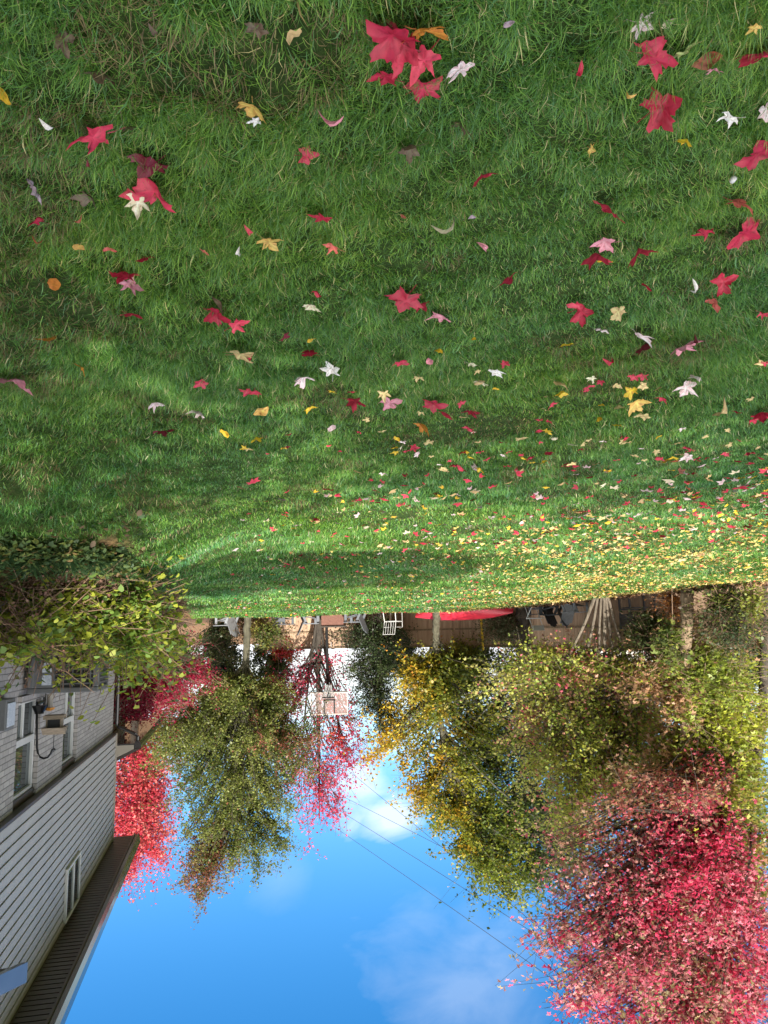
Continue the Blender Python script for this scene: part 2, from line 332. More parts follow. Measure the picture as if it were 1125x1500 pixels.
def tree(name, label, cat, trunk, lobes, nb, nl, lsize, colf, shape='kite', bark='bark', sig=.22, up=.6, droop=.3, rise=.9, ntw=5, group=None,
         attach=(.25, 1.0), outer=.45, brad=.03, leaf_from=.4, extra_trunks=(), crown='crown'):
    """trunk: [(px,py,Y,radius)...] seen foot to top; lobes: (px,py,rx,ry,Y,depth radius, weight)"""
    tp = np.array([at(*q[:3]) for q in trunk]); g0 = tp[0].copy()
    g0[2] = ground(g0[0], -g0[1]) - .06; tp[0] = g0
    if tp[1][2] <= g0[2]: tp[1] = g0 + (tp[2] - g0) * .3
    root = thing(name, label, cat, g0, 0, group)
    k = 14; seg = []; rad = []
    for i in range(len(tp) - 1):
        for j in range(k):
            seg.append(tp[i] + (tp[i + 1] - tp[i]) * j / k); rad.append(trunk[i][3] + (trunk[i + 1][3] - trunk[i][3]) * j / k)
    seg.append(tp[-1]); rad.append(trunk[-1][3]); seg = np.array(seg)
    sm_ = seg.copy()
    for _ in range(6): sm_[1:-1] = (sm_[:-2] + 2 * sm_[1:-1] + sm_[2:]) / 4
    seg = sm_; seg[1:] += .10 * np.array(rad)[1:, None] * rng.normal(0, 1, (len(seg) - 1, 3)) * (1, 1, 0)
    rad[0] *= 1.22; rad[1] *= 1.08
    mb = MB(); mb.tube(seg - g0, rad, 10)
    trunks = [(seg, np.array(rad))]
    for et in extra_trunks:
        ep = np.array([at(*q[:3]) for q in et]); e0 = ep[0]; e0[2] = min(e0[2], ground(e0[0], -e0[1]) + .02); ep[0] = e0
        pp = np.concatenate([np.linspace(ep[i], ep[i + 1], 8, endpoint=False) for i in range(len(ep) - 1)] + [ep[-1:]])
        for _ in range(4): pp[1:-1] = (pp[:-2] + 2 * pp[1:-1] + pp[2:]) / 4
        rr = np.interp(np.linspace(0, 1, len(pp)), np.linspace(0, 1, len(et)), [q[3] for q in et])
        mb.tube(pp - g0, list(rr), 8); trunks.append((pp, rr))
    mb.build('trunk', M[bark], root, smooth=True)
    br = MB(); LP = []; LT = []
    wts = np.array([l[6] for l in lobes]); wts = wts / wts.sum()
    per = nl // nb
    for i in range(nb):
        l = lobes[rng.choice(len(lobes), p=wts)]
        v = rng.normal(0, 1, 3); v /= np.linalg.norm(v); v *= rng.random() ** outer
        tgt = at(l[0] + v[0] * l[2], l[1] + v[1] * l[3], l[4] + v[2] * l[5])
        sg, rd = trunks[rng.integers(len(trunks))]
        hd = np.hypot(*(sg[:, :2] - tgt[:2]).T)
        want = tgt[2] - rise * hd
        lo, hi = int(attach[0] * (len(sg) - 1)), int(attach[1] * (len(sg) - 1))
        j = lo + int(np.argmin(np.abs(sg[lo:hi + 1, 2] - want[lo:hi + 1])))
        if want[lo] < sg[lo, 2]: j = lo + rng.integers(0, max(2, int(.45 * (hi - lo))))
        j = int(np.clip(j + rng.integers(-3, 4), lo, hi)); a0 = sg[j]; ln = np.linalg.norm(tgt - a0)
        ctl = a0 * .45 + tgt * .55; ctl[2] += .18 * ln * (rise - .35); ctl += rng.normal(0, .05 * ln, 3)
        pts = bez(a0, ctl, tgt, 8); r0 = min(rd[j] * .6, brad * (.5 + ln / 4))
        br.tube(pts - g0, list(np.linspace(r0, .005, 8)), 4)
        tpts = [pts[2:]]
        for q in range(ntw):
            s0 = pts[rng.integers(3, 8)]; e = s0 + rng.normal(0, 1, 3) * sig * 2.0 + (tgt - a0) / (ln + .01) * sig * 1.6
            tw = np.linspace(s0, e, 4); br.tube(tw[[0, 3]] - g0, [.006, .003], 3); tpts.append(tw)
        m_ = len(tpts) - 1
        n1 = int(per * .4); tt = leaf_from + (1 - leaf_from) * rng.random(n1) ** .8
        A = np.stack([np.interp(tt, np.linspace(0, 1, 8), pts[:, c]) for c in range(3)], -1)
        LP.append(A + rng.normal(0, sig * .55, (n1, 3)))
        n2 = per - n1
        if m_:
            w = rng.integers(1, m_ + 1, n2); tt = rng.random(n2); S0 = np.array([t[0] for t in tpts[1:]])[w - 1]; E0 = np.array([t[-1] for t in tpts[1:]])[w - 1]
            LP.append(S0 + (E0 - S0) * tt[:, None] + rng.normal(0, sig * .35, (n2, 3)))
        else: LP.append(np.stack([np.interp(rng.random(n2), np.linspace(0, 1, 8), pts[:, c]) for c in range(3)], -1) + rng.normal(0, sig, (n2, 3)))
        LT.append(np.full(n1 + n2, float(np.clip(.5 + .5 * wob(tgt[0] + .4 * tgt[1], tgt[2], .8) + .5 * (rng.random() - .5), 0, 1))))
    br.build('branches', M[bark], root)
    P = np.concatenate(LP); bt = np.concatenate(LT); n = len(P)
    # picture-free colouring: by height and side inside this crown, by branch, by leaf
    lo, hi = P.min(0), P.max(0); rel = (P - lo) / (hi - lo + 1e-6)
    c = colf(rel, bt, n)
    leaves(crown, P, lsize, c, shape, M['leaf'], root, up, droop, g0)
    return root
def pal(cols, wts, n, j=.2): return mixc(cols, wts, n) * rng.uniform(1 - j, 1 + j, (n, 1))
def bybranch(cols, wts, bt, n, j=.22, mixin=.25):
    cw = np.cumsum(np.array(wts) / sum(wts)); i = np.searchsorted(cw, bt); i = np.clip(i, 0, len(cols) - 1)
    r = rng.random(n) < mixin; i[r] = rng.choice(len(cols), r.sum(), p=np.array(wts) / sum(wts))
    return np.array(cols)[i] * rng.uniform(1 - j, 1 + j, (n, 1))

# ------------------------------------------------------------------ house
HROT = math.atan2(W[1], W[0])
LU = lambda u, n, z: (-u, n, z)
def HB(): return MB(LU)
def hworld(u, n, z=0): return HC - W * u + NW * n + np.array([0, 0, z])
house = thing('house', 'grey house with pale brick below, vinyl siding above and a dark brown eave', 'house', HC, HROT)
ZB = 3.22
wins = [(6.45, 7.5, 2.06, 3.2), (3.95, 5.0, 2.06, 3.2)]
b = HB()
us = [0, 3.95, 5.0, 6.45, 7.5, 16]
for i in (0, 2, 4): b.box((us[i], -.14, .5), (us[i + 1], 0, ZB))
for (u0, u1, z0, z1) in wins:
    b.box((u0, -.14, .5), (u1, 0, z0)); b.box((u0, -.14, z1), (u1, 0, ZB))
b.box((0, -9, .5), (.14, -.14, ZB))
b.build('brick_wall', M['brick'], house)
b = HB(); nbd = 17; hb = (5.27 - ZB) / nbd
for i in range(nbd):
    z = ZB + i * hb
    b.prism([(.05, z + .006), (.078, z + .006), (.078, z + .014), (.067, z + hb - .003), (.05, z + hb + .004)], .05, 16)
b.build('siding', M['siding'], house)
b = HB(); b.box((0, -.1, ZB), (16, .05, 5.3)); b.box((0.0, -9, ZB), (.14, -.1, 5.3)); b.add([(0.02, -9, 5.3), (.02, .05, 5.3), (.02, -4.5, 8.1), (.14, -9, 5.3), (.14, .05, 5.3), (.14, -4.5, 8.1)], [(0, 1, 2), (3, 5, 4), (0, 2, 5, 3), (1, 4, 5, 2)])
b.build('upper_wall', M['acdark'], house)
b = HB(); b.box((-.015, .0, ZB - .02), (.06, .095, 5.27)); b.build('corner_post', M['beige'], house)
b = HB(); b.box((0, .001, ZB - .035), (16, .082, ZB)); b.build('drip_trim', M['brown'], house)
for (u0, u1, z0, z1) in wins:
    fr = HB(); n0, n1 = -.11, -.055; t = .038; zt = 2.52
    fr.box((u0, n0, z0), (u0 + t, n1, z1 - .09)); fr.box((u1 - t, n0, z0), (u1, n1, z1 - .09))
    fr.box((u0 + t, n0, z0), (u1 - t, n1, z0 + t)); fr.box((u0 + t, n0, z1 - .09 - t), (u1 - t, n1, z1 - .09)); fr.box((u0 + t, n0, zt - .04), (u1 - t, n1 + .006, zt + .04))
    um = (u0 + u1) / 2; fr.box((um - .022, n0, z0 + t), (um + .022, n1 - .008, zt - .04))
    w = fr.build('window', M['white'], house, .006)
    p = HB(); p.box((u0 + t, n0 + .012, z0 + t), (u1 - t, n0 + .02, zt - .04)); p.box((u0 + t, n0 + .012, zt + .04), (u1 - t, n0 + .02, z1 - .09 - t)); p.build('pane', M['glass'], w)
    p = HB(); p.box((u0, -.13, z1 - .09), (u1, -.03, z1)); p.build('header_shade', M['brown'], w)  # dark strip standing in for the shadow at the top of the window recess
    p = HB(); p.box((u0 - .03, -.06, z0 - .07), (u1 + .03, .035, z0)); p.build('sill', M['brick'], w)
u0, u1, z0, z1, t = 3.79, 4.8, 4.50, 5.20, .036
fr = HB(); n0, n1 = .07, .112
fr.box((u0, n0, z0), (u0 + t, n1, z1)); fr.box((u1 - t, n0, z0), (u1, n1, z1)); fr.box((u0 + t, n0, z0), (u1 - t, n1, z0 + t)); fr.box((u0 + t, n0, z1 - t), (u1 - t, n1, z1)); um = (u0 + u1) / 2; fr.box((um - .018, n0, z0 + t), (um + .018, n1, z1 - t))
w = tag(fr.build('window', M['white'], house, .006), 'small upstairs sliding window under the eave')
p = HB(); p.box((u0 + t, n0 + .017, z0 + t), (u1 - t, n0 + .024, z1 - t)); p.build('pane', M['glass'], w)
b = HB(); b.box((-.33, .0, 5.27), (16, .44, 5.285)); u = -.3
while u < 15.9: b.box((u, .09, 5.262), (u + .10, .43, 5.2705)); u += .125
b.build('soffit', M['brown'], house)
b = HB(); b.box((-.35, .44, 5.235), (16, .465, 5.42)); b.build('fascia', M['brown'], house)
b = HB(); b.prism([(.465, 5.26), (.53, 5.26), (.56, 5.32), (.575, 5.40), (.565, 5.40), (.55, 5.325), (.525, 5.27), (.475, 5.27), (.475, 5.40), (.465, 5.40)], -.36, 16); b.build('gutter', M['gutter'], house)
b = HB(); b.prism([(.47, 5.42), (-4.5, 8.32), (-9.4, 5.42), (-9.4, 5.30), (-4.5, 8.2), (.47, 5.36)], -.38, 16); b.build('roof', M['shingle'], house)
# wing behind the corner with its lower eave
b = HB(); b.box((-5, -.5, .3), (-.02, -.34, 3.5)); b.build('wing_wall', M['brick'], house)
b = HB(); b.box((-5.1, -.34, 3.42), (-.03, .44, 3.45)); b.build('lower_soffit', M['gutter'], house)
b = HB(); b.prism([(.44, 3.38), (.53, 3.38), (.56, 3.46), (.56, 3.52), (.44, 3.52)], -5.15, -.03); b.build('lower_gutter', M['gutter'], house)
b = HB(); b.prism([(.0, 3.45), (.42, 3.45), (.42, 3.53), (.0, 3.72)], -.10, -.03); b.build('eave_return', M['beige'], house)
b = HB(); b.prism([(.56, 3.53), (-3.2, 5.3), (-3.2, 5.2), (.44, 3.525)], -5.2, -.03); b.build('lower_roof', M['shingle'], house)
b = HB(); b.tube([(-.12, .06, 1.1), (-.12, .06, 3.0), (-.12, .09, 3.08), (-.14, .42, 3.24), (-.14, .48, 3.30), (-.14, .48, 3.40)], .036, 8); b.build('downspout', M['gutter'], house, smooth=False)
# porch canopy close by on the same wall
T0, T1 = at(40, 1424, 5.6), at(-90, 1487, 5.0); dn_ = -NW * .55
b = MB(); z_ = np.array([0, 0, .065]); q = NW * .05
b.add([T0 - z_, T1 - z_, T1 + z_, T0 + z_, T0 - z_ - q, T1 - z_ - q, T1 + z_ - q, T0 + z_ - q], [(0, 1, 2, 3), (7, 6, 5, 4), (0, 4, 5, 1), (3, 2, 6, 7), (0, 3, 7, 4), (1, 5, 6, 2)])
def tohouse(mb):
    Mi = (Matrix.Translation(Vector(HC)) @ Matrix.Rotation(HROT, 4, 'Z')).inverted(); mb.v = [tuple(Mi @ Vector([float(c) for c in v])) for v in mb.v]; return mb
tohouse(b).build('canopy_gutter', plain('canopy_metal', (.30, .33, .38), (.26, .29, .34), .12, 2, metal=.7), house)
b = MB(); z2 = np.array([0, 0, .04]); z3 = np.array([0, 0, .1])
b.add([T0 - z2 - q, T1 - z2 - q, T1 - z2 + dn_, T0 - z2 + dn_, T0 + z2 - q, T1 + z2 - q, T1 + z2 + dn_ + z3, T0 + z2 + dn_ + z3], [(0, 1, 2, 3), (7, 6, 5, 4), (0, 4, 5, 1), (3, 2, 6, 7), (0, 3, 7, 4), (1, 5, 6, 2)])
tohouse(b).build('canopy_soffit', M['brown'], house)

# ------------------------------------------------------------------ things on the house side
ac = thing('air_conditioner', 'dark grey air conditioner condenser against the brick wall behind the leafy shrub', 'air conditioner', hworld(7.05, .43, 1.1), HROT)
b = HB(); hx, hz = .375, .87
b.box((-hx, -hx, hz - .06), (hx, hx, hz)); b.box((-hx, -hx, 0), (hx, hx, .08))
for sx in (-1, 1):
    for sy in (-1, 1): b.box((sx * hx, sy * hx, .08), (sx * (hx - .07), sy * (hx - .07), hz - .06))
b.box((hx - .07, -hx, .08), (hx - .004, -hx + .27, hz - .06))
b.build('casing', M['acgrey'], ac, .012)
b = HB(); b.box((-hx + .03, -hx + .03, .08), (hx - .03, hx - .03, hz - .06)); core = b.build('coil', M['acdark'], ac)
b = HB()
for i in range(13):
    z = .13 + i * .053; b.box((hx - .022, -hx + .27, z), (hx - .006, hx - .07, z + .014)); b.box((-hx + .07, hx - .022, z), (hx - .07, hx - .006, z + .014))
for i in range(5):
    y = -hx + .27 + i * .095; b.box((hx - .026, y, .08), (hx - .008, y + .012, hz - .06)); b.box((-hx + .1 + i * .11, hx - .026, .08), (-hx + .112 + i * .11, hx - .008, hz - .06))
b.build('grille', M['acgrey'], ac)
b = HB(); b.box((hx - .003, -hx + .15, hz - .2), (hx, -hx + .25, hz - .09)); b.box((hx - .003, -hx + .15, hz - .34), (hx, -hx + .25, hz - .23)); b.build('rating_sticker', M['sticker'], ac)
b = HB(); b.box((-.45, -.40, -.5), (.45, .42, -.004)); b.build('pad', M['stucco'], ac)

sh = thing('shepherd_hook', 'black curved shepherd hook fixed to the brick wall between two windows', 'hook', hworld(6.45, .0, 2.0), HROT)
hk = lambda px, py: at(px, py, 9.05)
def tol(mb, o):
    Mi = (Matrix.Translation(o.location) @ Matrix.Rotation(o.rotation_euler.z, 4, 'Z')).inverted(); mb.v = [tuple(Mi @ Vector([float(c) for c in v])) for v in mb.v]; return mb
pts = [hk(54.2, 1028), hk(54.0, 1060), hk(54.2, 1094), hk(55.5, 1103), hk(59, 1109), hk(64, 1111), hk(70, 1109.5), hk(74.5, 1104), hk(76.5, 1098), hk(78.5, 1096.5), hk(81, 1098.5)]
b = MB(); b.tube(pts, .012, 6); tol(b, sh).build('rod', M['black'], sh, smooth=True)
wp = hworld(6.33, .0, 2.0); wp[2] = hk(54, 1031)[2]
b = MB(); b.tube([wp, hk(54.2, 1031)], .018, 6); b.tube([wp - (0, 0, .1), wp + (0, 0, .1)], .03, 6); tol(b, sh).build('wall_bracket', M['black'], sh)
b = MB(); c0 = hk(58, 1036); b.tube([c0 - (0, 0, .02), c0 + (0, 0, .06)], [.09, .05], 10); b.tube([c0 + (0, 0, .06), c0 + (0, 0, .075)], .052, 10); tol(b, sh).build('lamp_head', M['black'], sh)

fd = at(80, 1060, 9.0)
bf = thing('bird_feeder', 'small wooden bird feeder with pitched roof hanging from the black hook', 'bird feeder', fd - np.array([0, 0, .1]), HROT)
b = HB(); b.box((-.09, -.11, 0), (.09, .11, .02)); b.box((-.09, -.11, .02), (-.075, .11, .045)); b.box((.075, -.11, .02), (.09, .11, .045)); b.build('tray', M['cedar'], bf)
for y_ in (-.085, .07): b = HB(); b.box((-.06, y_, .02), (.06, y_ + .015, .17)); b.build('end_board', M['cedar'], bf)
b = HB(); b.box((-.045, -.07, .03), (.045, .07, .15)); b.build('seed_hopper', M['acdark'], bf)
b = HB(); b.add([(-.12, -.125, .14), (.12, -.125, .14), (.0, -.125, .225), (-.12, .125, .14), (.12, .125, .14), (0, .125, .225), (-.11, -.12, .128), (.11, -.12, .128), (-.11, .12, .128), (.11, .12, .128)], [(0, 2, 5, 3), (1, 4, 5, 2), (0, 1, 2), (3, 5, 4), (0, 3, 4, 1)]); b.build('feeder_roof', M['cedar'], bf)
b = HB(); b.tube([(0, 0, .22), (0, 0, .42)], .004, 4); b.build('hanger', M['black'], bf)
tf = at(73, 1027, 9.2)
o = thing('tube_feeder', 'pale narrow tube with an orange end hanging against the brick by the bird feeder', 'bird feeder', tf, HROT)
b = HB(); b.tube([(0, 0, -.08), (0, 0, .075)], .038, 10); b.build('tube', M['beige'], o, smooth=False)
b = HB(); b.tube([(0, 0, .075), (0, 0, .10), (0, 0, .115)], [.062, .055, .02], 10); b.build('cap', M['orange'], o)
mp_ = hworld(8.25, .0, 2.12)
o = thing('utility_box', 'small blue grey utility box on the brick wall at the photo edge', 'utility box', mp_, HROT)
b = HB(); b.box((-.16, .0, -.16), (.16, .11, .14)); b.build('box_body', M['acgrey'], o, .01)
b = HB(); b.box((-.13, .11, -.12), (.13, .122, .11)); b.build('box_lid', M['sticker'], o, .004)

# ------------------------------------------------------------------ fence and neighbour's things
fp = [(-4.6, 30.6), (-2.2, 30.3), (.2, 30.0), (2.6, 28.7), (4.9, 27.0), (6.9, 24.9), (8.6, 22.7), (10.2, 20.6), (11.8, 18.5), (13.2, 16.4)]
ftop = [1.70, 1.70, 1.72, 1.76, 1.82, 1.93, 2.0, 2.08, 2.15, 2.2]
fence = thing('wooden_fence', 'long tan wooden privacy fence with a dark rail running behind the trees', 'fence', (fp[3][0], -fp[3][1], 0))
fo = np.array([fp[3][0], -fp[3][1], 0.0])
for i in range(len(fp)):
    x, y = fp[i]; b = MB(); b.box((x - .06 - fo[0], -y - .06 - fo[1], -.1), (x + .06 - fo[0], -y + .06 - fo[1], ftop[i] + .04)); b.build('post', M['fence'], fence)
    if i + 1 < len(fp):
        A = np.array([x, -y, 0]) - fo; B = np.array([fp[i + 1][0], -fp[i + 1][1], 0]) - fo; d = (B - A); L = np.linalg.norm(d); d /= L; nn = np.array([-d[1], d[0], 0])
        b = MB(); nbd_ = int(L / .145); za, zb = ftop[i], ftop[i + 1]
        for k in range(nbd_):
            s0, s1 = .07 + (L - .14) * k / nbd_, .07 + (L - .14) * (k + .94) / nbd_; p0 = A + d * s0; p1 = A + d * s1; off = nn * (.012 + .004 * (k % 3)); tz = za + (zb - za) * k / nbd_
            vs = []
            for z in (-.05, tz): vs += [p0 + off + (0, 0, z), p1 + off + (0, 0, z), p1 - off + (0, 0, z), p0 - off + (0, 0, z)]
            b.add(vs, [(0, 1, 2, 3), (7, 6, 5, 4), (0, 4, 5, 1), (1, 5, 6, 2), (2, 6, 7, 3), (3, 7, 4, 0)])
        b.build('panel', M['fence'], fence)
        b = MB()
        for fz in (.62, .99):
            for sgn in (1, -1):
                o1, o2 = nn * .022 * sgn, nn * .05 * sgn; vs = []
                for z0_, z1_ in ((za * fz - .035, zb * fz - .035), (za * fz + .03, zb * fz + .03)):
                    vs += [A + o1 + (0, 0, z0_), B + o1 + (0, 0, z1_), B + o2 + (0, 0, z1_), A + o2 + (0, 0, z0_)]
                b.add(vs, [(0, 1, 2, 3), (7, 6, 5, 4), (0, 4, 5, 1), (1, 5, 6, 2), (2, 6, 7, 3), (3, 7, 4, 0)])
        b.build('rail', M['barkt'], fence)

def chair_proto(name, mat):
    r = thing(name, 'x', 'chair')
    b = MB()                                               # faces -y, back leans to +y
    for k in range(5): b.box((-.26 + k * .105, -.30, .34), (-.165 + k * .105, .25, .36))
    sb = b; sb.v = [(x, y, z - (y + .3) * .22 + .02) for x, y, z in sb.v]; sb.build('seat', mat, r, .004)
    b = MB()
    for k, h in enumerate((.80, .88, .92, .88, .80)):
        x0 = -.29 + k * .117; b.add([(x0, .20, .20), (x0 + .112, .20, .20), (x0 + .112, .20 + h * .42, .2 + h * .92), (x0, .20 + h * .42, .2 + h * .92), (x0, .225, .20), (x0 + .112, .225, .20), (x0 + .112, .225 + h * .42, .2 + h * .92), (x0, .225 + h * .42, .2 + h * .92)],
              [(0, 1, 2, 3), (7, 6, 5, 4), (0, 4, 5, 1), (1, 5, 6, 2), (2, 6, 7, 3), (3, 7, 4, 0)])
    b.build('backrest', mat, r)
    for s in (-1, 1):
        b = MB(); b.box((s * .29, -.36, .55), (s * .42, .36, .575)); b.build('armrest', mat, r, .006)
        b = MB(); b.box((s * .30, -.33, 0), (s * .335, -.22, .55)); b.build('leg', mat, r)
        b = MB(); b.add([(s * .30, .18, .55), (s * .30, .28, .55), (s * .30, .55, 0), (s * .30, .45, 0), (s * .335, .18, .55), (s * .335, .28, .55), (s * .335, .55, 0), (s * .335, .45, 0)], [(0, 1, 2, 3), (7, 6, 5, 4), (0, 4, 5, 1), (1, 5, 6, 2), (2, 6, 7, 3), (3, 7, 4, 0)]); b.build('leg', mat, r)
    r.scale = (.86, .86, .9); return r
gch = chair_proto('adirondack_chair', M['chair']); lch = chair_proto('adirondack_chair', M['chairl']); dch = chair_proto('adirondack_chair', M['chaird'])
CG = 'Adirondack chairs on the patio beyond the lawn'
def put(root, px, py, Y, rz, label, first=False, zoff=0.0):
    P = at(px, py, Y); loc = (P[0], P[1], float(ground(P[0], Y)) + zoff)
    if first: root.location = loc; root.rotation_euler = (0, 0, rz); root['label'] = label; root['group'] = CG; return root
    return dup(root, loc, rz, label, CG)
R = math.radians
put(lch, 331, 905, 28.2, R(-60), 'pale sunlit slatted chair left of the olive green tree trunk', True)
put(gch, 415, 905, 28.4, R(120), 'slate grey slatted chair half hidden beside the yellow green bush', True)
put(gch, 455, 905, 28.6, R(75), 'slate grey slatted chair leaning away from the rusty fire pit')
put(gch, 519, 905, 28.0, R(-70), 'grey slatted chair right of the rusty fire pit, in front of dark evergreen')
put(dch, 806, 895, 24.3, R(-65), 'dark charcoal slatted chair beside the dark tree trunk', True)
put(dch, 792, 895, 25.0, R(-40), 'dark charcoal slatted chair behind another one, closer to the dark trunk')
put(lch, 843, 890, 23.7, R(150), 'pale grey slatted chair left of the many stemmed tree')
P = at(488, 905, 28.6); o = thing('fire_pit', 'square rusty brown fire pit between two grey chairs', 'fire pit', (P[0], P[1], float(ground(P[0], 28.6))))
b = MB(); 
for (x0, y0, x1, y1) in ((-.42, -.42, .42, -.30), (-.42, .30, .42, .42), (-.42, -.30, -.30, .30), (.30, -.30, .42, .30)): b.box((x0, y0, 0), (x1, y1, .62))
b.build('pit_wall', M['pit'], o, .01)
b = MB(); b.box((-.3, -.3, 0), (.3, .3, .5)); b.build('ash_bed', M['black'], o)
b = MB(); 
for (x0, y0, x1, y1) in ((-.48, -.48, .48, -.28), (-.48, .28, .48, .48), (-.48, -.28, -.28, .28), (.28, -.28, .48, .28)): b.box((x0, y0, .62), (x1, y1, .66))
b.build('rim', M['barkd'], o, .008)
P = at(576, 903, 27.6); o = thing('garden_chair', 'white metal garden chair standing at the edge of the dark evergreen', 'chair', (P[0], P[1], float(ground(P[0], 27.6)) + .1), R(30))
b = MB(); b.box((-.25, -.25, .42), (.25, .25, .45)); b.build('seat', M['whitem'], o)
b = MB(); b.tube([(-.24, .24, .42), (-.24, .36, .9), (.24, .36, .9), (.24, .24, .42)], .016, 6)
for k in range(4): b.tube([(-.15 + .1 * k, .25, .44), (-.15 + .1 * k, .36, .9)], .009, 5)
b.build('backrest', M['whitem'], o)
for sx in (-1, 1):
    b = MB(); b.tube([(sx * .24, -.24, 0), (sx * .24, -.24, .64), (sx * .25, .28, .64)], .016, 6); b.build('armrest', M['whitem'], o)
    b = MB(); b.tube([(sx * .24, .24, .42), (sx * .26, .32, 0)], .016, 6); b.build('leg', M['whitem'], o)
P = at(783, 893, 24.4); o = thing('folding_chair', 'small white metal folding chair partly hidden behind the dark trunk', 'chair', (P[0], P[1], float(ground(P[0], 24.4))), R(-20))
b = MB(); b.box((-.22, -.2, .43), (.22, .2, .455)); b.build('seat', M['whitem'], o)
for sx in (-1, 1):
    b = MB(); b.tube([(sx * .2, -.28, 0), (sx * .2, .2, .85)], .014, 6); b.tube([(sx * .22, .28, 0), (sx * .22, -.18, .45)], .014, 6); b.build('leg', M['whitem'], o)
b = MB(); b.box((-.2, .17, .68), (.2, .2, .84)); b.build('backrest', M['whitem'], o)
P = at(933, 880, 22.0); o = thing('garden_bench', 'dark blue grey garden bench with tall slatted frame by the right fence', 'bench', (P[0], P[1], float(ground(P[0], 22.0)) + .05), R(160))
b = MB()
for k in range(4): b.box((-.42, -.22 + .11 * k, .42), (.42, -.13 + .11 * k, .45))
b.build('seat', M['chaird'], o)
b = MB(); b.box((-.42, .23, .62), (.42, .26, .95)); b.box((-.42, .23, .46), (.42, .255, .5)); b.build('backrest', M['chaird'], o)
for sx in (-1, 1):
    b = MB(); b.box((sx * .42, -.25, 0), (sx * .47, -.20, .62)); b.build('leg', M['chaird'], o)
    b = MB(); b.box((sx * .42, .22, 0), (sx * .47, .27, 1.05)); b.build('leg', M['chaird'], o)
    b = MB(); b.box((sx * .41, -.27, .62), (sx * .48, .22, .66)); b.build('armrest', M['chaird'], o)

# red canoe on its side on two low supports
c0, c1 = at(609, 899, 27.2), at(752, 898, 25.2); mid = (c0 + c1) / 2; dv = c1 - c0; Lc = np.linalg.norm(dv[:2]); ang = math.atan2(dv[1], dv[0])
cz = at(690, 897, 26.2)[2]
can = thing('canoe', 'red canoe stored lying along the foot of the tan fence', 'canoe', (mid[0], mid[1], cz), ang)
def hull(scale, thick=0):
    vs, fs = [], []; ns, nr_ = 22, 11
    for i in range(ns):
        t = i / (ns - 1) * 2 - 1; wd = .42 * max(0.02, (1 - abs(t) ** 2.6)) * scale; dp = .36 * (1 - .12 * abs(t) ** 3) * scale; sh_ = .05 * abs(t) ** 3
        for j in range(nr_):
            a_ = -math.pi / 2 + math.pi * j / (nr_ - 1); vs.append((t * Lc / 2 * (1 if not thick else .985), wd * math.sin(a_), sh_ - dp * max(0, math.cos(a_)) ** .55 + .36))
    for i in range(ns - 1):
        for j in range(nr_ - 1): k = i * nr_ + j; fs.append((k, k + 1, k + nr_ + 1, k + nr_))
    return vs, fs
tilt = R(152)
def tlt(mb): mb.v = [(x, y * math.cos(tilt) - (z - .2) * math.sin(tilt), y * math.sin(tilt) + (z - .2) * math.cos(tilt)) for x, y, z in mb.v]; return mb
b = MB(); b.add(*hull(1)); tlt(b).build('hull', M['canoe'], can, smooth=True)
b = MB(); b.add(*hull(.93, 1)); tlt(b).build('inner_hull', M['canoein'], can, smooth=True)
b = MB()
for sgn in (-1, 1): b.tube([(t * Lc / 2, sgn * .40 * max(.02, 1 - abs(t) ** 2.6), .36 + .05 * abs(t) ** 3) for t in np.linspace(-1, 1, 22)], .022, 6)
tlt(b).build('gunwale', M['canoe'], can)
for t in (-.45, .4):
    b = MB(); wd = .40 * (1 - abs(t) ** 2.6); b.box((t * Lc / 2 - .09, -wd, .31), (t * Lc / 2 + .09, wd, .335)); tlt(b).build('thwart', M['barkt'], can)
P = at(705, 914, 27.2); o = thing('yellow_pole', 'thin yellow pole standing upright against the fence behind the canoe', 'pole', (P[0], P[1], float(ground(P[0], 27.2))))
b = MB(); b.tube([(0, 0, 0), (0.02, 0, 1.62)], .045, 8); b.build('shaft', M['yellow'], o); b = MB(); b.tube([(.02, 0, 1.62), (.02, 0, 1.67)], [.052, .03], 8); b.build('cap', M['yellow'], o)

# basketball hoop
YB = 28.0
P = at(478, 905, YB + .9); hoop = thing('basketball_hoop', 'portable basketball hoop with clear backboard on a black pole', 'basketball hoop', (P[0], P[1], float(ground(P[0], YB + .9))), R(0))
hb0 = np.array([P[0], P[1], float(ground(P[0], YB + .9))])
loc = lambda px, py, Y=YB: at(px, py, Y) - hb0
b = MB(); b.box((-.45, -.35, 0), (.45, .55, .18)); b.build('base', M['black'], hoop, .04)
pz = loc(479, 990)[2]
b = MB(); b.tube([(0.0, 0, .15), (loc(480, 1000, YB + .9)[0], 0, loc(480, 1000, YB + .9)[2])], .055, 8); b.tube([(-.2, 0, .2), (0, 0, loc(478, 918, YB + .9)[2])], .03, 6); b.tube([(.2, 0, .2), (0, 0, loc(478, 918, YB + .9)[2])], .03, 6); b.build('pole', M['black'], hoop)
q0, q1 = loc(455, 1014), loc(510, 1047); xm, zm = (q0[0] + q1[0]) / 2, (loc(482, 1014)[2] + loc(482, 1047)[2]) / 2; hw_, hh_ = (q1[0] - q0[0]) / 2, abs(loc(482, 1047)[2] - loc(482, 1014)[2]) / 2
yb = q0[1]
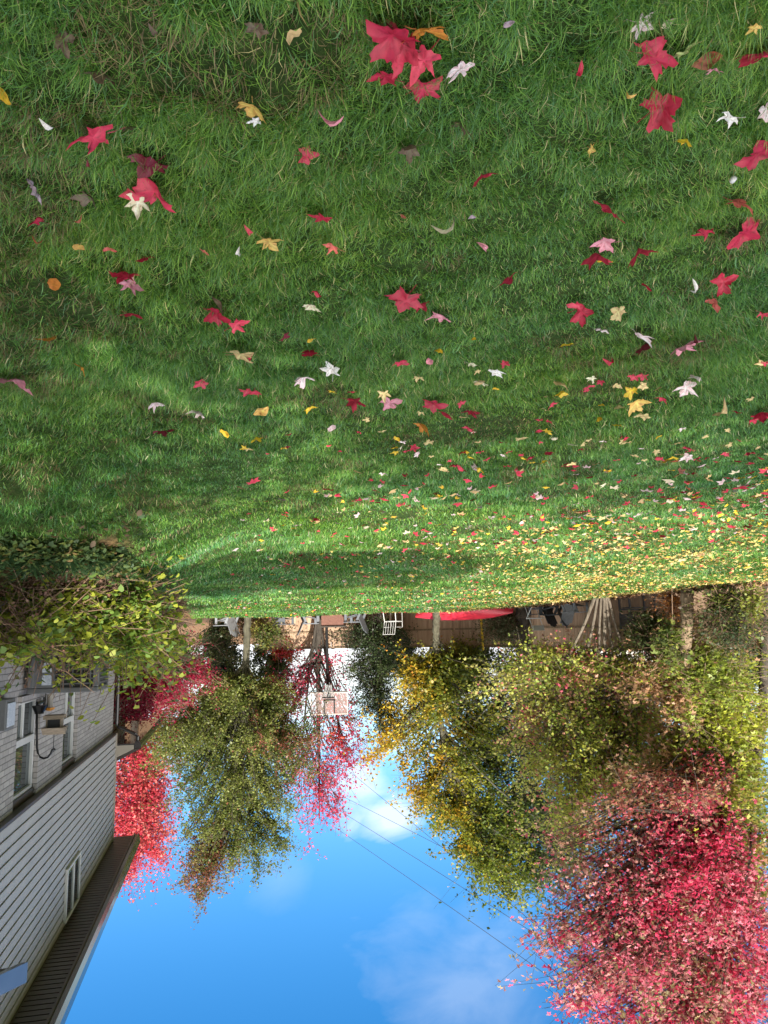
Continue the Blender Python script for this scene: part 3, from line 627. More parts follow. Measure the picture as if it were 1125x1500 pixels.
def clear_mat():
    nt = NT('clear_backboard'); d = nt.n('ShaderNodeBsdfPrincipled', Roughness=.35); d.inputs['Base Color'].default_value = (.50, .38, .35, 1); t = nt.n('ShaderNodeBsdfTransparent'); mx = nt.n('ShaderNodeMixShader', Fac=.24)
    nt.l(t.outputs[0], mx.inputs[1]); nt.l(d.outputs[0], mx.inputs[2]); nt.l(mx.outputs[0], nt.out.inputs[0]); return nt.m
b = MB(); b.box((xm - hw_ + .02, yb - .01, zm - hh_ + .02), (xm + hw_ - .02, yb + .01, zm + hh_ - .02)); bd = b.build('backboard', clear_mat(), hoop)
b = MB(); e = .035
for (x0, z0, x1, z1) in ((-hw_, -hh_, hw_, -hh_ + e), (-hw_, hh_ - e, hw_, hh_), (-hw_, -hh_ + e, -hw_ + e, hh_ - e), (hw_ - e, -hh_ + e, hw_, hh_ - e)): b.box((xm + x0, yb - .02, zm + z0), (xm + x1, yb + .02, zm + z1))
b.build('board_frame', M['board'], bd)
b = MB(); sw, s0, s1 = .21, -.25, .28
for (x0, z0, x1, z1) in ((-sw, s0, -sw + .045, s1), (sw - .045, s0, sw, s1), (-sw, s0 + .0, sw, s0 + .045)): b.box((xm + x0, yb + .012, zm + z0 + .1), (xm + x1, yb + .017, zm + z1 + .1))
b.box((xm - hw_, yb - .022, zm - hh_ - .03), (xm + hw_, yb + .022, zm - hh_)); b.build('target_square', M['black'], bd)
rz_ = zm - hh_ + .16
rimpts = [(xm + .225 * math.cos(t), yb + .35 + .225 * math.sin(t), rz_) for t in np.linspace(0, 2 * math.pi, 19)]
b = MB(); b.tube(rimpts, .014, 5); b.box((xm - .06, yb + .015, rz_ - .1), (xm + .06, yb + .13, rz_ + .05)); rim = b.build('rim', M['black'], hoop)
b = MB()
for k in range(12):
    a0 = k * math.pi / 6
    for s in (1, -1):
        b.tube([(xm + r_ * math.cos(a0 + s * tt), yb + .35 + r_ * math.sin(a0 + s * tt), rz_ - dz) for r_, tt, dz in ((.22, 0, 0), (.17, .26, .15), (.125, .52, .3), (.12, .78, .45))], .005, 3)
b.build('net', M['net'], rim)
b = MB(); b.tube([(loc(480, 998, YB + .9)[0], 0, loc(480, 998, YB + .9)[2]), (xm, yb - .03, zm - .1)], .04, 6); b.tube([(loc(480, 990, YB + .9)[0], 0, loc(480, 990, YB + .9)[2] - .1), (xm, yb - .03, zm - .3)], .03, 6); b.build('support_arm', M['black'], hoop)

# neighbour's white house beyond the fence
P = at(905, 950, 44); nh = thing('neighbour_house', 'cream house with white window glimpsed over the fence between the trees', 'house', (P[0], P[1], 0))
b = MB(); b.box((-4.6, -8, 0), (5.2, 0, 3.6)); b.build('wall', M['stucco'], nh)
b = MB(); b.prism([(.5, 3.6), (-4, 6.2), (-8.5, 3.6), (-8.5, 3.45), (.5, 3.45)], -5.0, 5.6); b.build('roof', M['glove'], nh)
for xx in (-3.6, -1.5, 2.6):
    b = MB(); b.box((xx, .0, 1.0), (xx + 1.1, .05, 2.5)); w = b.build('window', M['white'], nh)
    b = MB(); b.box((xx + .08, .051, 1.08), (xx + .52, .056, 2.42)); b.box((xx + .58, .051, 1.08), (xx + 1.02, .056, 2.42)); b.build('pane', M['glass'], w)

# overhead wires
P = at(404, 950, 50); zt_ = at(404, 1148, 50)[2]
up_ = thing('utility_pole', 'wooden utility pole hidden behind the olive green tree crown', 'utility pole', (P[0], P[1], float(ground(P[0], 50))))
b = MB(); b.tube([(0, 0, 0), (0, 0, zt_)], [.16, .11], 8); b.build('pole', M['barkd'], up_)
b = MB(); b.box((-1.1, -.06, zt_ - .35), (1.1, .06, zt_ - .22)); b.build('crossarm', M['barkd'], up_)
for (A_, B_, lb) in (((502, 1218), (820, 1444), 'lowest slanting overhead wire in the photo, out in the open blue sky'), ((487, 1179), (776, 1365), 'slanting overhead wire second from the open blue sky, below the white cloud'),
                  ((516, 1132), (651, 1245), 'slanting overhead wire crossing the white cloud nearest the yellow tree'), ((504, 1166), (612, 1223), 'slanting overhead wire crossing the middle of the white cloud')):
    A_, B_ = np.array(A_, float), np.array(B_, float); d_ = (B_ - A_) / (B_ - A_)[0]
    def w3(x): t = (x - 404) / (1180 - 404); Y = 1 / ((1 - t) / 50 + t / 17); q_ = A_ + d_ * (x - A_[0]); return at(q_[0], q_[1] - 6 * math.sin(math.pi * min(max(t, 0), 1)) + 4, Y)
    b = MB(); b.tube([w3(x) for x in np.linspace(404, 1260, 30)], .009, 5); tag(b.build('overhead_wire', M['wire']), lb, 'wire', 'overhead wires across the sky')

# ------------------------------------------------------------------ trees
def c_pear(rel, bt, n):
    base = bybranch([(.14, .18, .035), (.22, .245, .055), (.10, .14, .03), (.26, .20, .07), (.32, .11, .07)], [.38, .32, .2, .07, .03], bt, n)
    t = sm((rel[:, 2] + .25 * rng.normal(0, .5, n) - .74) / .3)[:, None]
    return base * (1 - t) + t * pal([(.20, .13, .085), (.16, .16, .06), (.24, .15, .11)], [.35, .45, .2], n)
tree('pear_tree', 'tall olive green pear tree with upright brown tinged plumes, single grey green trunk', 'tree',
     [(363, 908, 27.3, .135), (361, 955, 27.3, .125), (358, 1000, 27.3, .145), (354, 1080, 27.3, .11), (348, 1200, 27.3, .05)],
     [(232, 1085, 22, 55, 27, 1.8, .8), (452, 1095, 14, 50, 27, 1.4, .5), (265, 1150, 24, 45, 27, 1.4, .5), (310, 1015, 42, 22, 27, 1.8, .8), (395, 1020, 42, 24, 27, 1.8, .8), (352, 1010, 40, 20, 26.4, 1.2, .6), (252, 1092, 34, 62, 27, 2.2, 1.0), (300, 1090, 45, 85, 27, 2.6, 1.5), (350, 1090, 45, 90, 27, 2.8, 1.6), (400, 1095, 40, 85, 27, 2.5, 1.3), (432, 1110, 22, 60, 27, 1.6, .7),
      (288, 1190, 34, 80, 27, 2, 1.4), (288, 1275, 20, 56, 27, 1.1, 1.0), (286, 1318, 9, 26, 27, .5, .3), (380, 1275, 9, 26, 27, .5, .25), (340, 1195, 32, 75, 27, 2, 1.2), (345, 1255, 16, 35, 27, 1, .3), (383, 1190, 28, 75, 27, 2, 1.1), (415, 1190, 22, 70, 27, 1.4, .75), (412, 1235, 14, 40, 27, .8, .25)],
     460, 84000, .085, c_pear, sig=.185, rise=1.5, attach=(.33, .98), droop=.45, ntw=5, bark='barko', brad=.028)
red = [(.64, .06, .09), (.70, .12, .14), (.48, .03, .07), (.68, .20, .17)]
tree('red_maple', 'bright scarlet maple rising behind the house corner', 'tree',
     [(200, 930, 31, .16), (200, 1000, 31, .15), (198, 1060, 31, .12), (195, 1200, 31, .05)],
     [(190, 1110, 50, 70, 31, 2.5, 1.2), (225, 1130, 30, 70, 30.5, 2.2, 1), (195, 1190, 38, 60, 31, 2.2, 1), (182, 1262, 18, 48, 31, 1.5, .6), (228, 1225, 26, 50, 31, 1.5, .7), (250, 1080, 16, 40, 31, 1.4, .3), (280, 1030, 40, 18, 29.8, 1.5, .35), (150, 1180, 40, 60, 31, 2, .5)],
     210, 27000, .115, lambda r, b, n: bybranch(red, [.35, .35, .15, .15], b, n), sig=.3, rise=.9, bark='barkd')
def c_cm(r, b, n): return bybranch([(.66, .07, .15), (.72, .16, .24), (.52, .035, .11), (.66, .12, .07)], [.4, .3, .2, .1], b, n)
tree('red_maple', 'slender see-through pink red maple behind the basketball backboard', 'tree',
     [(469, 905, 29.6, .13), (466, 950, 29.6, .12), (466, 1000, 29.6, .09), (467, 1090, 29.6, .06), (468, 1200, 29.6, .02)],
     [(405, 1055, 22, 60, 29.6, 1.2, .7), (522, 1085, 24, 60, 29.6, 1.2, .7), (425, 1140, 18, 50, 29.6, 1, .4), (420, 1030, 32, 50, 29.6, 1.5, .9), (500, 1060, 30, 60, 29.6, 1.5, .9), (465, 1110, 50, 70, 29.6, 1.8, 1.2), (452, 1185, 24, 60, 29.6, 1.2, .6), (492, 1180, 22, 55, 29.6, 1.2, .6), (515, 1130, 20, 40, 29.6, 1.2, .45), (430, 975, 26, 22, 29.4, .8, .4), (495, 975, 22, 18, 29.4, .8, .3)],
     150, 7800, .108, c_cm, sig=.22, rise=1.6, attach=(.2, 1), bark='barkd', ntw=4, brad=.02, leaf_from=.3,
     extra_trunks=[[(466, 965, 29.6, .06), (450, 1010, 29.5, .045), (443, 1090, 29.4, .02)], [(466, 970, 29.6, .05), (488, 1020, 29.7, .035), (500, 1090, 29.7, .015)]])
tree('evergreen_tree', 'dense dark green evergreen standing by the grey chair right of the backboard', 'tree',
     [(556, 905, 29.0, .10), (556, 950, 29, .09), (556, 1000, 29, .07), (556, 1080, 29, .02)],
     [(545, 930, 48, 22, 29, 1.3, 1), (570, 945, 45, 25, 28.8, 1.3, 1), (555, 985, 42, 35, 29, 1.3, 1), (548, 1030, 34, 35, 29, 1.1, .7), (565, 1060, 28, 26, 29, 1, .5), (525, 985, 20, 40, 29, .8, .4)],
     170, 17000, .085, lambda r, b, n: bybranch([(.05, .085, .03), (.085, .12, .04), (.035, .06, .03), (.12, .15, .05)], [.4, .3, .2, .1], b, n), sig=.2, rise=.4, attach=(.05, .95), bark='barkd', ntw=4)
def c_ym(rel, b, n):
    side = sm((.41 - rel[:, 0] + .22 * (b - .5) + .1 * rng.normal(0, 1, n)) / .28)[:, None]
    g = bybranch([(.115, .165, .022), (.20, .24, .03), (.33, .33, .035), (.08, .12, .02), (.50, .33, .03)], [.36, .28, .17, .12, .07], b, n)
    return g * (1 - side) + side * bybranch([(.60, .36, .03), (.66, .46, .04), (.40, .36, .04), (.62, .25, .03)], [.4, .25, .25, .1], (b * 7) % 1, n)
tree('yellow_maple', 'broad maple turning gold on its left side, slim pale trunk beside the canoe', 'tree',
     [(640, 897, 26.4, .14), (639, 930, 26.6, .13), (638, 965, 26.8, .12), (645, 1060, 27.4, .10), (680, 1220, 28.2, .04)],
     [(665, 1205, 45, 35, 28.2, 1.5, .6), (720, 1280, 40, 35, 28.2, 1.5, .6), (775, 1312, 30, 24, 28.2, 1.2, .3), (700, 1140, 50, 40, 28.4, 1.5, .7), (600, 1045, 48, 50, 28.2, 1.87, 1), (560, 1095, 34, 32, 28.2, 1.36, .7), (650, 1005, 40, 30, 28.2, 1.53, .7), (700, 1000, 45, 40, 28.2, 1.70, .9), (625, 985, 40, 22, 26.6, .8, .8), (668, 985, 36, 22, 26.4, .8, .7), (640, 1030, 50, 30, 26.4, .9, .7), (690, 968, 40, 14, 28.2, 1.02, .4), (640, 1110, 65, 60, 28.2, 2.12, 1.4), (720, 1080, 50, 70, 28.2, 2.12, 1.2), (700, 1180, 62, 70, 28.2, 2.12, 1.4), (625, 1165, 34, 45, 28.2, 1.53, .7), (760, 1230, 42, 65, 28.2, 1.87, .9), (690, 1240, 32, 40, 28.2, 1.36, .5), (748, 1290, 32, 32, 28.2, 1.19, .4)],
     380, 50000, .12, c_ym, sig=.24, rise=.8, attach=(.3, 1), droop=.5, bark='barko')
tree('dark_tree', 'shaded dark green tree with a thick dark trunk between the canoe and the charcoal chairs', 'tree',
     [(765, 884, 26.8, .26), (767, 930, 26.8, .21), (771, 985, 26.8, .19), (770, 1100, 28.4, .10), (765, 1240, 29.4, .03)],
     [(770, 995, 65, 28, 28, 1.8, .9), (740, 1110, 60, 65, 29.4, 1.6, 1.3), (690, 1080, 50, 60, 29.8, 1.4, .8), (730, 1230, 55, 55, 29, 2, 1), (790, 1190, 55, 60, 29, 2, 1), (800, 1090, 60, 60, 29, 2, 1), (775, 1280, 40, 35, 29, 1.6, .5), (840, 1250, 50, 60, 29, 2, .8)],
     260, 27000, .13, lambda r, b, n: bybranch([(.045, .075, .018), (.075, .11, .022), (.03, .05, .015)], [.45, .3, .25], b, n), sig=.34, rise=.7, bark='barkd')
def c_mix(rel, b, n): return bybranch([(.38, .41, .08), (.50, .46, .12), (.60, .30, .21), (.29, .37, .07), (.66, .12, .17), (.56, .58, .10)], [.31, .18, .10, .19, .06, .16], b, n, mixin=.35)
tree('multi_stem_maple', 'many stemmed tree with splayed grey trunks and mixed olive and pink foliage', 'tree',
     [(884, 871, 20.9, .034), (886, 920, 21.1, .058), (886, 985, 21.8, .042), (892, 1100, 22.9, .038)],
     [(735, 995, 50, 30, 22.8, 1.60, .9), (800, 965, 45, 12, 21.6, .8, .5), (852, 982, 46, 14, 21.4, .7, .7), (955, 1075, 38, 50, 22.8, 1.6, 1.0), (930, 1170, 45, 40, 22.8, 1.6, .7), (915, 985, 40, 16, 21.4, .7, .6), (930, 985, 45, 25, 22.8, 1.20, .6), (800, 1000, 50, 32, 22.8, 2.00, 1), (860, 1020, 55, 40, 22.8, 2.00, 1), (775, 1055, 65, 45, 22.8, 2.00, 1.1), (860, 1090, 65, 55, 22.8, 2.20, 1.2), (930, 1050, 45, 45, 22.8, 2.00, .8), (800, 1125, 55, 50, 22.8, 2.00, 1), (880, 1160, 65, 55, 22.8, 2.20, 1.1), (840, 1210, 55, 45, 22.8, 2.00, .8), (935, 1140, 40, 50, 22.8, 1.80, .6)],
     430, 52000, .105, c_mix, sig=.27, rise=.6, attach=(.6, 1), droop=.5, bark='bark',
     extra_trunks=[[(872, 872, 20.9, .058), (856, 915, 21.0, .046), (836, 955, 21.4, .042), (815, 1020, 22.1, .03)], [(876, 872, 20.9, .038), (869, 915, 21.0, .042), (857, 965, 21.5, .038), (845, 1040, 22.3, .03)],
                   [(890, 871, 20.9, .042), (901, 915, 21.0, .034), (915, 955, 21.4, .038), (945, 1040, 22.3, .03)], [(887, 871, 20.9, .042), (893, 920, 21.1, .038), (899, 970, 21.6, .04), (915, 1060, 22.5, .025)], [(881, 871, 20.9, .038), (878, 915, 21.0, .034), (878, 960, 21.5, .035), (870, 1040, 22.3, .02)]])
def c_yg(rel, b, n): return bybranch([(.44, .48, .055), (.30, .37, .06), (.21, .27, .05), (.50, .44, .10), (.52, .30, .17)], [.2, .3, .24, .12, .14], b, n, mixin=.3)
tree('green_maple', 'yellow green maple with a stout straight tan trunk on the leaf littered edge', 'tree',
     [(1007, 853, 18.7, .155), (1006, 900, 18.7, .145), (1005, 950, 18.8, .14), (1003, 1040, 19.8, .115), (1000, 1180, 20.2, .05)],
     [(1000, 975, 50, 16, 20.3, 1.6, .5), (1055, 990, 55, 40, 19.8, 1.8, 1), (1095, 1060, 40, 70, 19.8, 1.8, 1), (1010, 1040, 55, 40, 20.3, 1.8, .9), (950, 1000, 40, 26, 20.7, 1.4, .5), (1105, 1180, 36, 65, 19.8, 1.6, .8), (1040, 1120, 55, 55, 20.3, 1.8, 1), (985, 1110, 45, 50, 20.7, 1.7, .7), (1110, 1270, 28, 50, 19.8, 1.2, .4), (1020, 1200, 60, 45, 20.9, 1.6, .6)],
     300, 36000, .092, c_yg, shape='star', sig=.27, rise=.45, attach=(.5, 1), droop=.6, bark='barkt')
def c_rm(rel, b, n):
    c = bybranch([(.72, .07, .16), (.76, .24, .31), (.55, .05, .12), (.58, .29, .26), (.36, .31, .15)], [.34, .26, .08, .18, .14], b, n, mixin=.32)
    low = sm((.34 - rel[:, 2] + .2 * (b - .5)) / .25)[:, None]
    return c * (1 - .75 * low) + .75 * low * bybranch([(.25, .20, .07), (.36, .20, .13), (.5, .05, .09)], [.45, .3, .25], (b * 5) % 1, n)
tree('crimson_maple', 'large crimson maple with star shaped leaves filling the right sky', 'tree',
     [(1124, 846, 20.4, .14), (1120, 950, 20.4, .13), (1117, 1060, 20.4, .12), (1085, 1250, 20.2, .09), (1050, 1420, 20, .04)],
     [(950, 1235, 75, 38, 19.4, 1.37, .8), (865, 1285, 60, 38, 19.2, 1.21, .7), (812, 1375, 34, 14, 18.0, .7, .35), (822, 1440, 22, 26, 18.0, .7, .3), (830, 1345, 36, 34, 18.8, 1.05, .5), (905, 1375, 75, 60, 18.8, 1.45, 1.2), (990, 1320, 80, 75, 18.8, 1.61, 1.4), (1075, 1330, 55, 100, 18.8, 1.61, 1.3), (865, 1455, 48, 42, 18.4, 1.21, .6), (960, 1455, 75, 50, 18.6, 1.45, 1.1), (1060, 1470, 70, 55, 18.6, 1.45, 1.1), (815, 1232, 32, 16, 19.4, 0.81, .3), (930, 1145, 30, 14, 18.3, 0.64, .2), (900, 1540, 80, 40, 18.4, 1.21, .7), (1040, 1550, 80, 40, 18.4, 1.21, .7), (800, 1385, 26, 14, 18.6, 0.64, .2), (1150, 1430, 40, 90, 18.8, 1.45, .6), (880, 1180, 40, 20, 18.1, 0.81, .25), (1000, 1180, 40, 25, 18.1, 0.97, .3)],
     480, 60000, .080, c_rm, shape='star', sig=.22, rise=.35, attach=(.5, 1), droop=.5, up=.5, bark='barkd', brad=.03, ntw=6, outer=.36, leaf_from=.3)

def shrub(name, label, px, base, cy, rx, ry, Y, d, n, ls, cols, w, nb=40, sig=.16, bark='twig', group=None, shape='kite', more=(), rise=.6, **kw):
    return tree(name, label, 'shrub', [(px, base, Y, .016), (px, (base * 2 + cy) / 3, Y, .013), (px, cy, Y, .008)], [(px, cy, rx, ry, Y, d, 1)] + list(more), nb, n, ls,
                lambda r, b, k: bybranch(cols, w, b, k), shape=shape, sig=sig, rise=rise, attach=(.0, .9), bark=bark, brad=.011, group=group, crown='foliage', **kw)
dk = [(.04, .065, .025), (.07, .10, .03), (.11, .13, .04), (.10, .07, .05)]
ylg = [(.28, .30, .05), (.16, .20, .04), (.08, .12, .03), (.36, .30, .08)]
shrub('evergreen_shrub', 'dark leafy shrub behind the pale chair at the left fence end', 318, 905, 945, 30, 34, 29.2, 1.2, 6500, .09, dk, [.35, .3, .2, .15], 60)
shrub('leafy_shrub', 'sunlit yellow green bush between the olive tree trunk and the slate grey chair', 390, 905, 927, 24, 20, 28.2, .8, 4200, .085, ylg, [.4, .3, .2, .1], 46)
shrub('evergreen_tree', 'tall blue green background evergreen left of the olive tree trunk', 325, 905, 985, 44, 40, 32.5, 1.4, 10000, .10, [(.03, .055, .035), (.05, .08, .045), (.08, .11, .04)], [.5, .3, .2], 70, bark='barkd')
shrub('leafy_shrub', 'tall green background shrub right of the olive tree trunk', 400, 905, 978, 36, 40, 32, 1.2, 8500, .10, [(.05, .08, .03), (.11, .15, .04), (.24, .27, .06)], [.4, .35, .25], 56, bark='barkd')
shrub('leafy_shrub', 'scarlet orange bush showing beside the slender maple left of the backboard', 408, 905, 1020, 24, 22, 30.6, 1, 1800, .11, [(.60, .10, .04), (.62, .05, .06), (.5, .2, .06)], [.5, .3, .2], 30, more=[(420, 957, 34, 8, 30.6, .6, .6)])
shrub('leafy_shrub', 'rusty brown low bush behind the olive tree trunk foot', 368, 905, 918, 30, 14, 29.8, .7, 2000, .08, [(.26, .14, .07), (.18, .12, .05), (.32, .22, .09)], [.5, .3, .2], 30)
shrub('burning_bush', 'deep crimson burning bush with a fan of bare twigs beyond the house corner', 235, 880, 1005, 58, 36, 17.8, 1.3, 23000, .055, [(.34, .012, .05), (.26, .01, .04), (.46, .03, .07)], [.45, .3, .25], 170, sig=.13, more=[(200, 1032, 36, 22, 17.6, 1, .5), (285, 988, 30, 22, 18, 1, .45), (185, 1000, 20, 35, 17.4, .8, .4)], rise=1.3, leaf_from=.62, outer=.3)
shrub('leafy_shrub', 'bright golden clump of leaves just right of the slim pale trunk', 674, 897, 962, 17, 18, 28.4, .6, 1300, .10, [(.62, .46, .04), (.5, .42, .05), (.3, .32, .05)], [.5, .3, .2], 26)
shrub('leafy_shrub', 'dim dusty green shrub against the fence between canoe and thick dark trunk', 735, 893, 925, 38, 30, 27.0, .9, 3600, .08, [(.10, .12, .05), (.17, .15, .07), (.06, .08, .03)], [.4, .3, .3], 60)
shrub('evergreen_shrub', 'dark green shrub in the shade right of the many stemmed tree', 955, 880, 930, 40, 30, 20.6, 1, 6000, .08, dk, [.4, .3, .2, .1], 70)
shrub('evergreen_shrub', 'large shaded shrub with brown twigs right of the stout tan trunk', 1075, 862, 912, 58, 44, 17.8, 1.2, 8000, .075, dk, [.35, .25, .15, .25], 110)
shrub('leafy_shrub', 'fresh green sprig catching sun in front of the shaded shrub near the right edge', 1100, 855, 885, 20, 24, 16.6, .4, 700, .085, ylg, [.4, .4, .1, .1], 14, shape='oval')
shrub('leafy_shrub', 'small light green sapling just right of the stout tan trunk', 1053, 858, 882, 16, 22, 17.2, .35, 520, .08, ylg, [.4, .4, .1, .1], 12, shape='oval')
shrub('leafy_shrub', 'small rust orange bush just left of the stout tan trunk', 986, 868, 886, 12, 16, 19.4, .4, 900, .08, [(.50, .22, .05), (.36, .14, .05), (.24, .12, .06)], [.4, .35, .25], 20)
shrub('leafy_shrub', 'light green leafy sapling in front of the stout tan trunk top', 985, 868, 945, 20, 18, 18.0, .5, 500, .11, ylg, [.3, .5, .2, .05], 14, shape='star')

for px_, w_, lb in ((585, 34, 'dark hedge shrub behind the fence between the evergreen and the slim pale trunk'), (690, 40, 'dark hedge shrub behind the fence above the red canoe'), (790, 50, 'dark hedge shrub behind the fence above the charcoal chairs'), (1010, 55, 'dark hedge shrub behind the fence, left of the stout tan trunk top'), (1095, 45, 'dark hedge shrub behind the fence at the right photo edge')):
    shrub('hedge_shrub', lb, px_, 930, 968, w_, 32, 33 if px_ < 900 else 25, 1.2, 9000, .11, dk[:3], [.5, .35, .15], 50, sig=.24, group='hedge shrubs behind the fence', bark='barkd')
# ------------------------------------------------------------------ planting bed against the house
bed = shrub('leafy_shrub', 'big yellow green broad leaved shrub in front of the air conditioner', 165, 800, 920, 66, 52, 8.3, .55, 13500, .078, [(.38, .42, .05), (.16, .26, .045), (.09, .17, .035), (.26, .33, .05)], [.24, .36, .24, .16], 130, sig=.13, shape='oval',
      more=[(245, 945, 40, 34, 10.2, .5, .7), (110, 925, 50, 18, 7.8, .4, .5), (35, 922, 38, 20, 7.0, .3, .6), (60, 895, 50, 30, 7.2, .35, .6), (20, 950, 30, 14, 6.8, .25, .3), (190, 890, 55, 34, 8.2, .4, .6), (205, 975, 40, 16, 9.2, .4, .35)], droop=.7, up=1.0)
shrub('leafy_shrub', 'dark green vine like shrub low against the brick wall under the air conditioner', 70, 840, 935, 55, 14, 7.9, .2, 900, .08, [(.06, .11, .03), (.10, .16, .04), (.14, .19, .05)], [.4, .4, .2], 50, sig=.12, shape='oval', more=[(250, 985, 42, 18, 11.4, .4, .6), (285, 955, 20, 26, 13.2, .4, .5)], droop=.7, up=1.0)
def tangle(label, lobes, n, rad, nleaf):
    g0 = at(*lobes[0][:2], lobes[0][4]); g0[2] = ground(g0[0], -g0[1]); r = thing('bare_bush', label, 'shrub', g0); b = MB(); LP = []
    for i in range(n):
        l = lobes[rng.integers(len(lobes))]; v = rng.normal(0, .5, 3); p = at(l[0] + v[0] * l[2], l[1] + v[1] * l[3], l[4] + v[2] * l[5])
        d = rng.normal(0, 1, 3); d[2] += .4; d /= np.linalg.norm(d); pts = [p]; st = rng.uniform(.04, .11)
        for k in range(7): d = d + rng.normal(0, .22, 3) - (0, 0, .09); d /= np.linalg.norm(d); pts.append(pts[-1] + d * st)
        for q in pts: q[2] = max(q[2], ground(q[0], -q[1]) + .01)
        b.tube([q - g0 for q in pts], list(np.linspace(rad * rng.uniform(.5, 1.2), .0015, 8)), 3); LP += pts[3:]
    b.build('stems', M['twig'], r)
    if not nleaf: return
    LP = np.array(LP); q = LP[rng.integers(0, len(LP), nleaf)] + rng.normal(0, .015, (nleaf, 3)); leaves('seed_heads', q, .032, pal([(.27, .13, .09), (.36, .22, .15), (.18, .10, .07)], [.4, .3, .3], nleaf), 'oval', M['leaf'], r, org=g0)['kind'] = 'stuff'
tangle('tangled brown bush of dead stems at the left photo edge', [(40, 880, 45, 32, 6.9, .35), (20, 915, 34, 30, 6.7, .3), (105, 865, 34, 24, 7.4, .3), (70, 840, 60, 20, 7.2, .3)], 190, .0036, 1100)
tangle('brown dead stalks standing between the broad leaved shrub and the lawn', [(150, 835, 26, 24, 7.8, .3), (165, 860, 22, 22, 8.0, .3)], 110, .004, 0)
shrub('bare_bush', 'small leafless brown twig bush at the far end of the planting bed', 240, 872, 890, 26, 24, 13.6, .4, 700, .03, [(.20, .13, .09), (.13, .085, .06)], [.6, .4], 90, sig=.10, ntw=8, rise=1.2)
def strappy(px, py, label, h, n, col):
    P = gpt(px, py); r = thing('strap_leaf_plant', label, 'plant', P, 0, 'strap leaved plants in the bed'); Vs = []; Cs = []
    for i in range(n):
        a_ = rng.uniform(0, 6.28); ln = h * rng.uniform(.6, 1.2); el = rng.uniform(.7, 1.35); d = np.array([math.cos(a_), math.sin(a_), 0]); s = np.array([-d[1], d[0], 0]) * .014; p0 = d * .05 * rng.random(); rows = []
        for t in np.linspace(0, 1, 5): q = p0 + d * (ln * t * math.cos(el) + .25 * ln * t * t) + np.array([0, 0, ln * (t * math.sin(el) - .45 * t ** 2.5)]); rows += [q - s * (1 - t * .93), q + s * (1 - t * .93)]
        Vs.append(rows); Cs.append(np.array(col) * rng.uniform(.6, 1.35))
    me = npmesh('leaf_tuft', np.array(Vs), [(0, 1, 3, 2), (2, 3, 5, 4), (4, 5, 7, 6), (6, 7, 9, 8)], n, np.array(Cs)); link('leaf_tuft', me, M['leaf'], r)
for px, py, lb, h in ((48, 812, 'dark strap leaved plant at the foot of the tangled brown bush', .5), (100, 806, 'dark strap leaved plant under the middle of the broad leaved shrub', .45), (140, 808, 'blue green strap leaved plant right of the others under the shrub', .42), (12, 800, 'dark strap leaved plant cut by the left photo edge', .5), (190, 832, 'low strap leaved plant beside the open lawn at the bed corner', .35)):
    strappy(px, py, lb, h, 90, (.07, .14, .055))
n = 4200; t = rng.random(n); px_ = t * 215; py_ = np.interp(px_, [0, 120, 180, 215], [778, 786, 800, 838]) + np.abs(rng.normal(0, 16, n))
P = np.array([gpt(a_, b_) for a_, b_ in zip(px_, py_)]); P[:, 2] += rng.uniform(.02, .17, n)
o = leaves('ground_cover', P, .06, bybranch([(.07, .13, .05), (.12, .19, .06), (.22, .27, .07), (.28, .19, .08)], [.4, .3, .2, .1], rng.random(n), n), 'oval', M['leaf'], up=1.2)
tag(o, 'low leafy ground cover along the edge of the planting bed', 'ground cover', kind='stuff')
n = 1300; u_ = rng.uniform(1, 10, n); nn_ = rng.uniform(.3, 1.5, n); P = HC[None] - W[None] * u_[:, None] + NW[None] * nn_[:, None]; P[:, 2] = ground(P[:, 0], -P[:, 1]) + rng.uniform(.01, .1, n)
tag(leaves('bank_ground_cover', P, .07, bybranch([(.06, .11, .04), (.12, .16, .05), (.2, .13, .07)], [.4, .3, .3], rng.random(n), n), 'oval', M['leaf'], up=1.5), 'low plants and dead leaves covering the bank under the wall', 'ground cover', kind='stuff')

# trees standing behind the photographer: their shade lies over the near lawn
def back_tree(label, x, y, h, lobes, n):
    r = thing('shade_tree', label, 'tree', (x, y, 0)); b = MB(); b.tube([(0, 0, -.1), (.05, 0, h * .5), (0, .1, h)], [.3, .22, .08], 10); b.build('trunk', M['bark'], r)
    br = MB(); Ps = []
    for (cx, cy, cz, rx, ry, rz, w) in lobes:
        k = int(n * w); v = rng.normal(0, 1, (k, 3)); v /= np.linalg.norm(v, axis=1, keepdims=True); v *= rng.random((k, 1)) ** .4; Ps.append(np.array([cx, cy, cz]) + v * (rx, ry, rz))
        for i in range(14): e = Ps[-1][i]; br.tube([(x, y, min(cz, h) * .75), ((x + e[0]) / 2, (y + e[1]) / 2, e[2] * .5 + cz * .45), tuple(e)], [.09, .05, .015], 5)
    br.v = [tuple(np.array(v) - (x, y, 0)) for v in br.v]; br.build('branches', M['bark'], r)
    P = np.concatenate(Ps); leaves('crown', P, .26, pal([(.12, .17, .03), (.3, .25, .04)], [.6, .4], len(P)), 'kite', M['leaf'], r, org=(x, y, 0))
back_tree('broad leafy tree standing behind the photographer', -1.5, 10, 10, [(-3.9, 9.5, 7.2, 3.4, 3, 4.2, .4), (1, 9.5, 7.4, 4.2, 3, 4.6, .5), (5.9, 9.5, 7.6, 4.2, 3, 4.6, .5), (10.5, 9.5, 8.6, 3, 2.5, 3.8, .25)], 13500)
back_tree('tall leafy tree standing behind the photographer by the house', -1.6, 11, 14, [(.2, 9.5, 16.3, 2.7, 2.2, 1.6, .5), (3.9, 9.5, 16.1, 2.2, 2.0, 1.35, .4)], 15000)

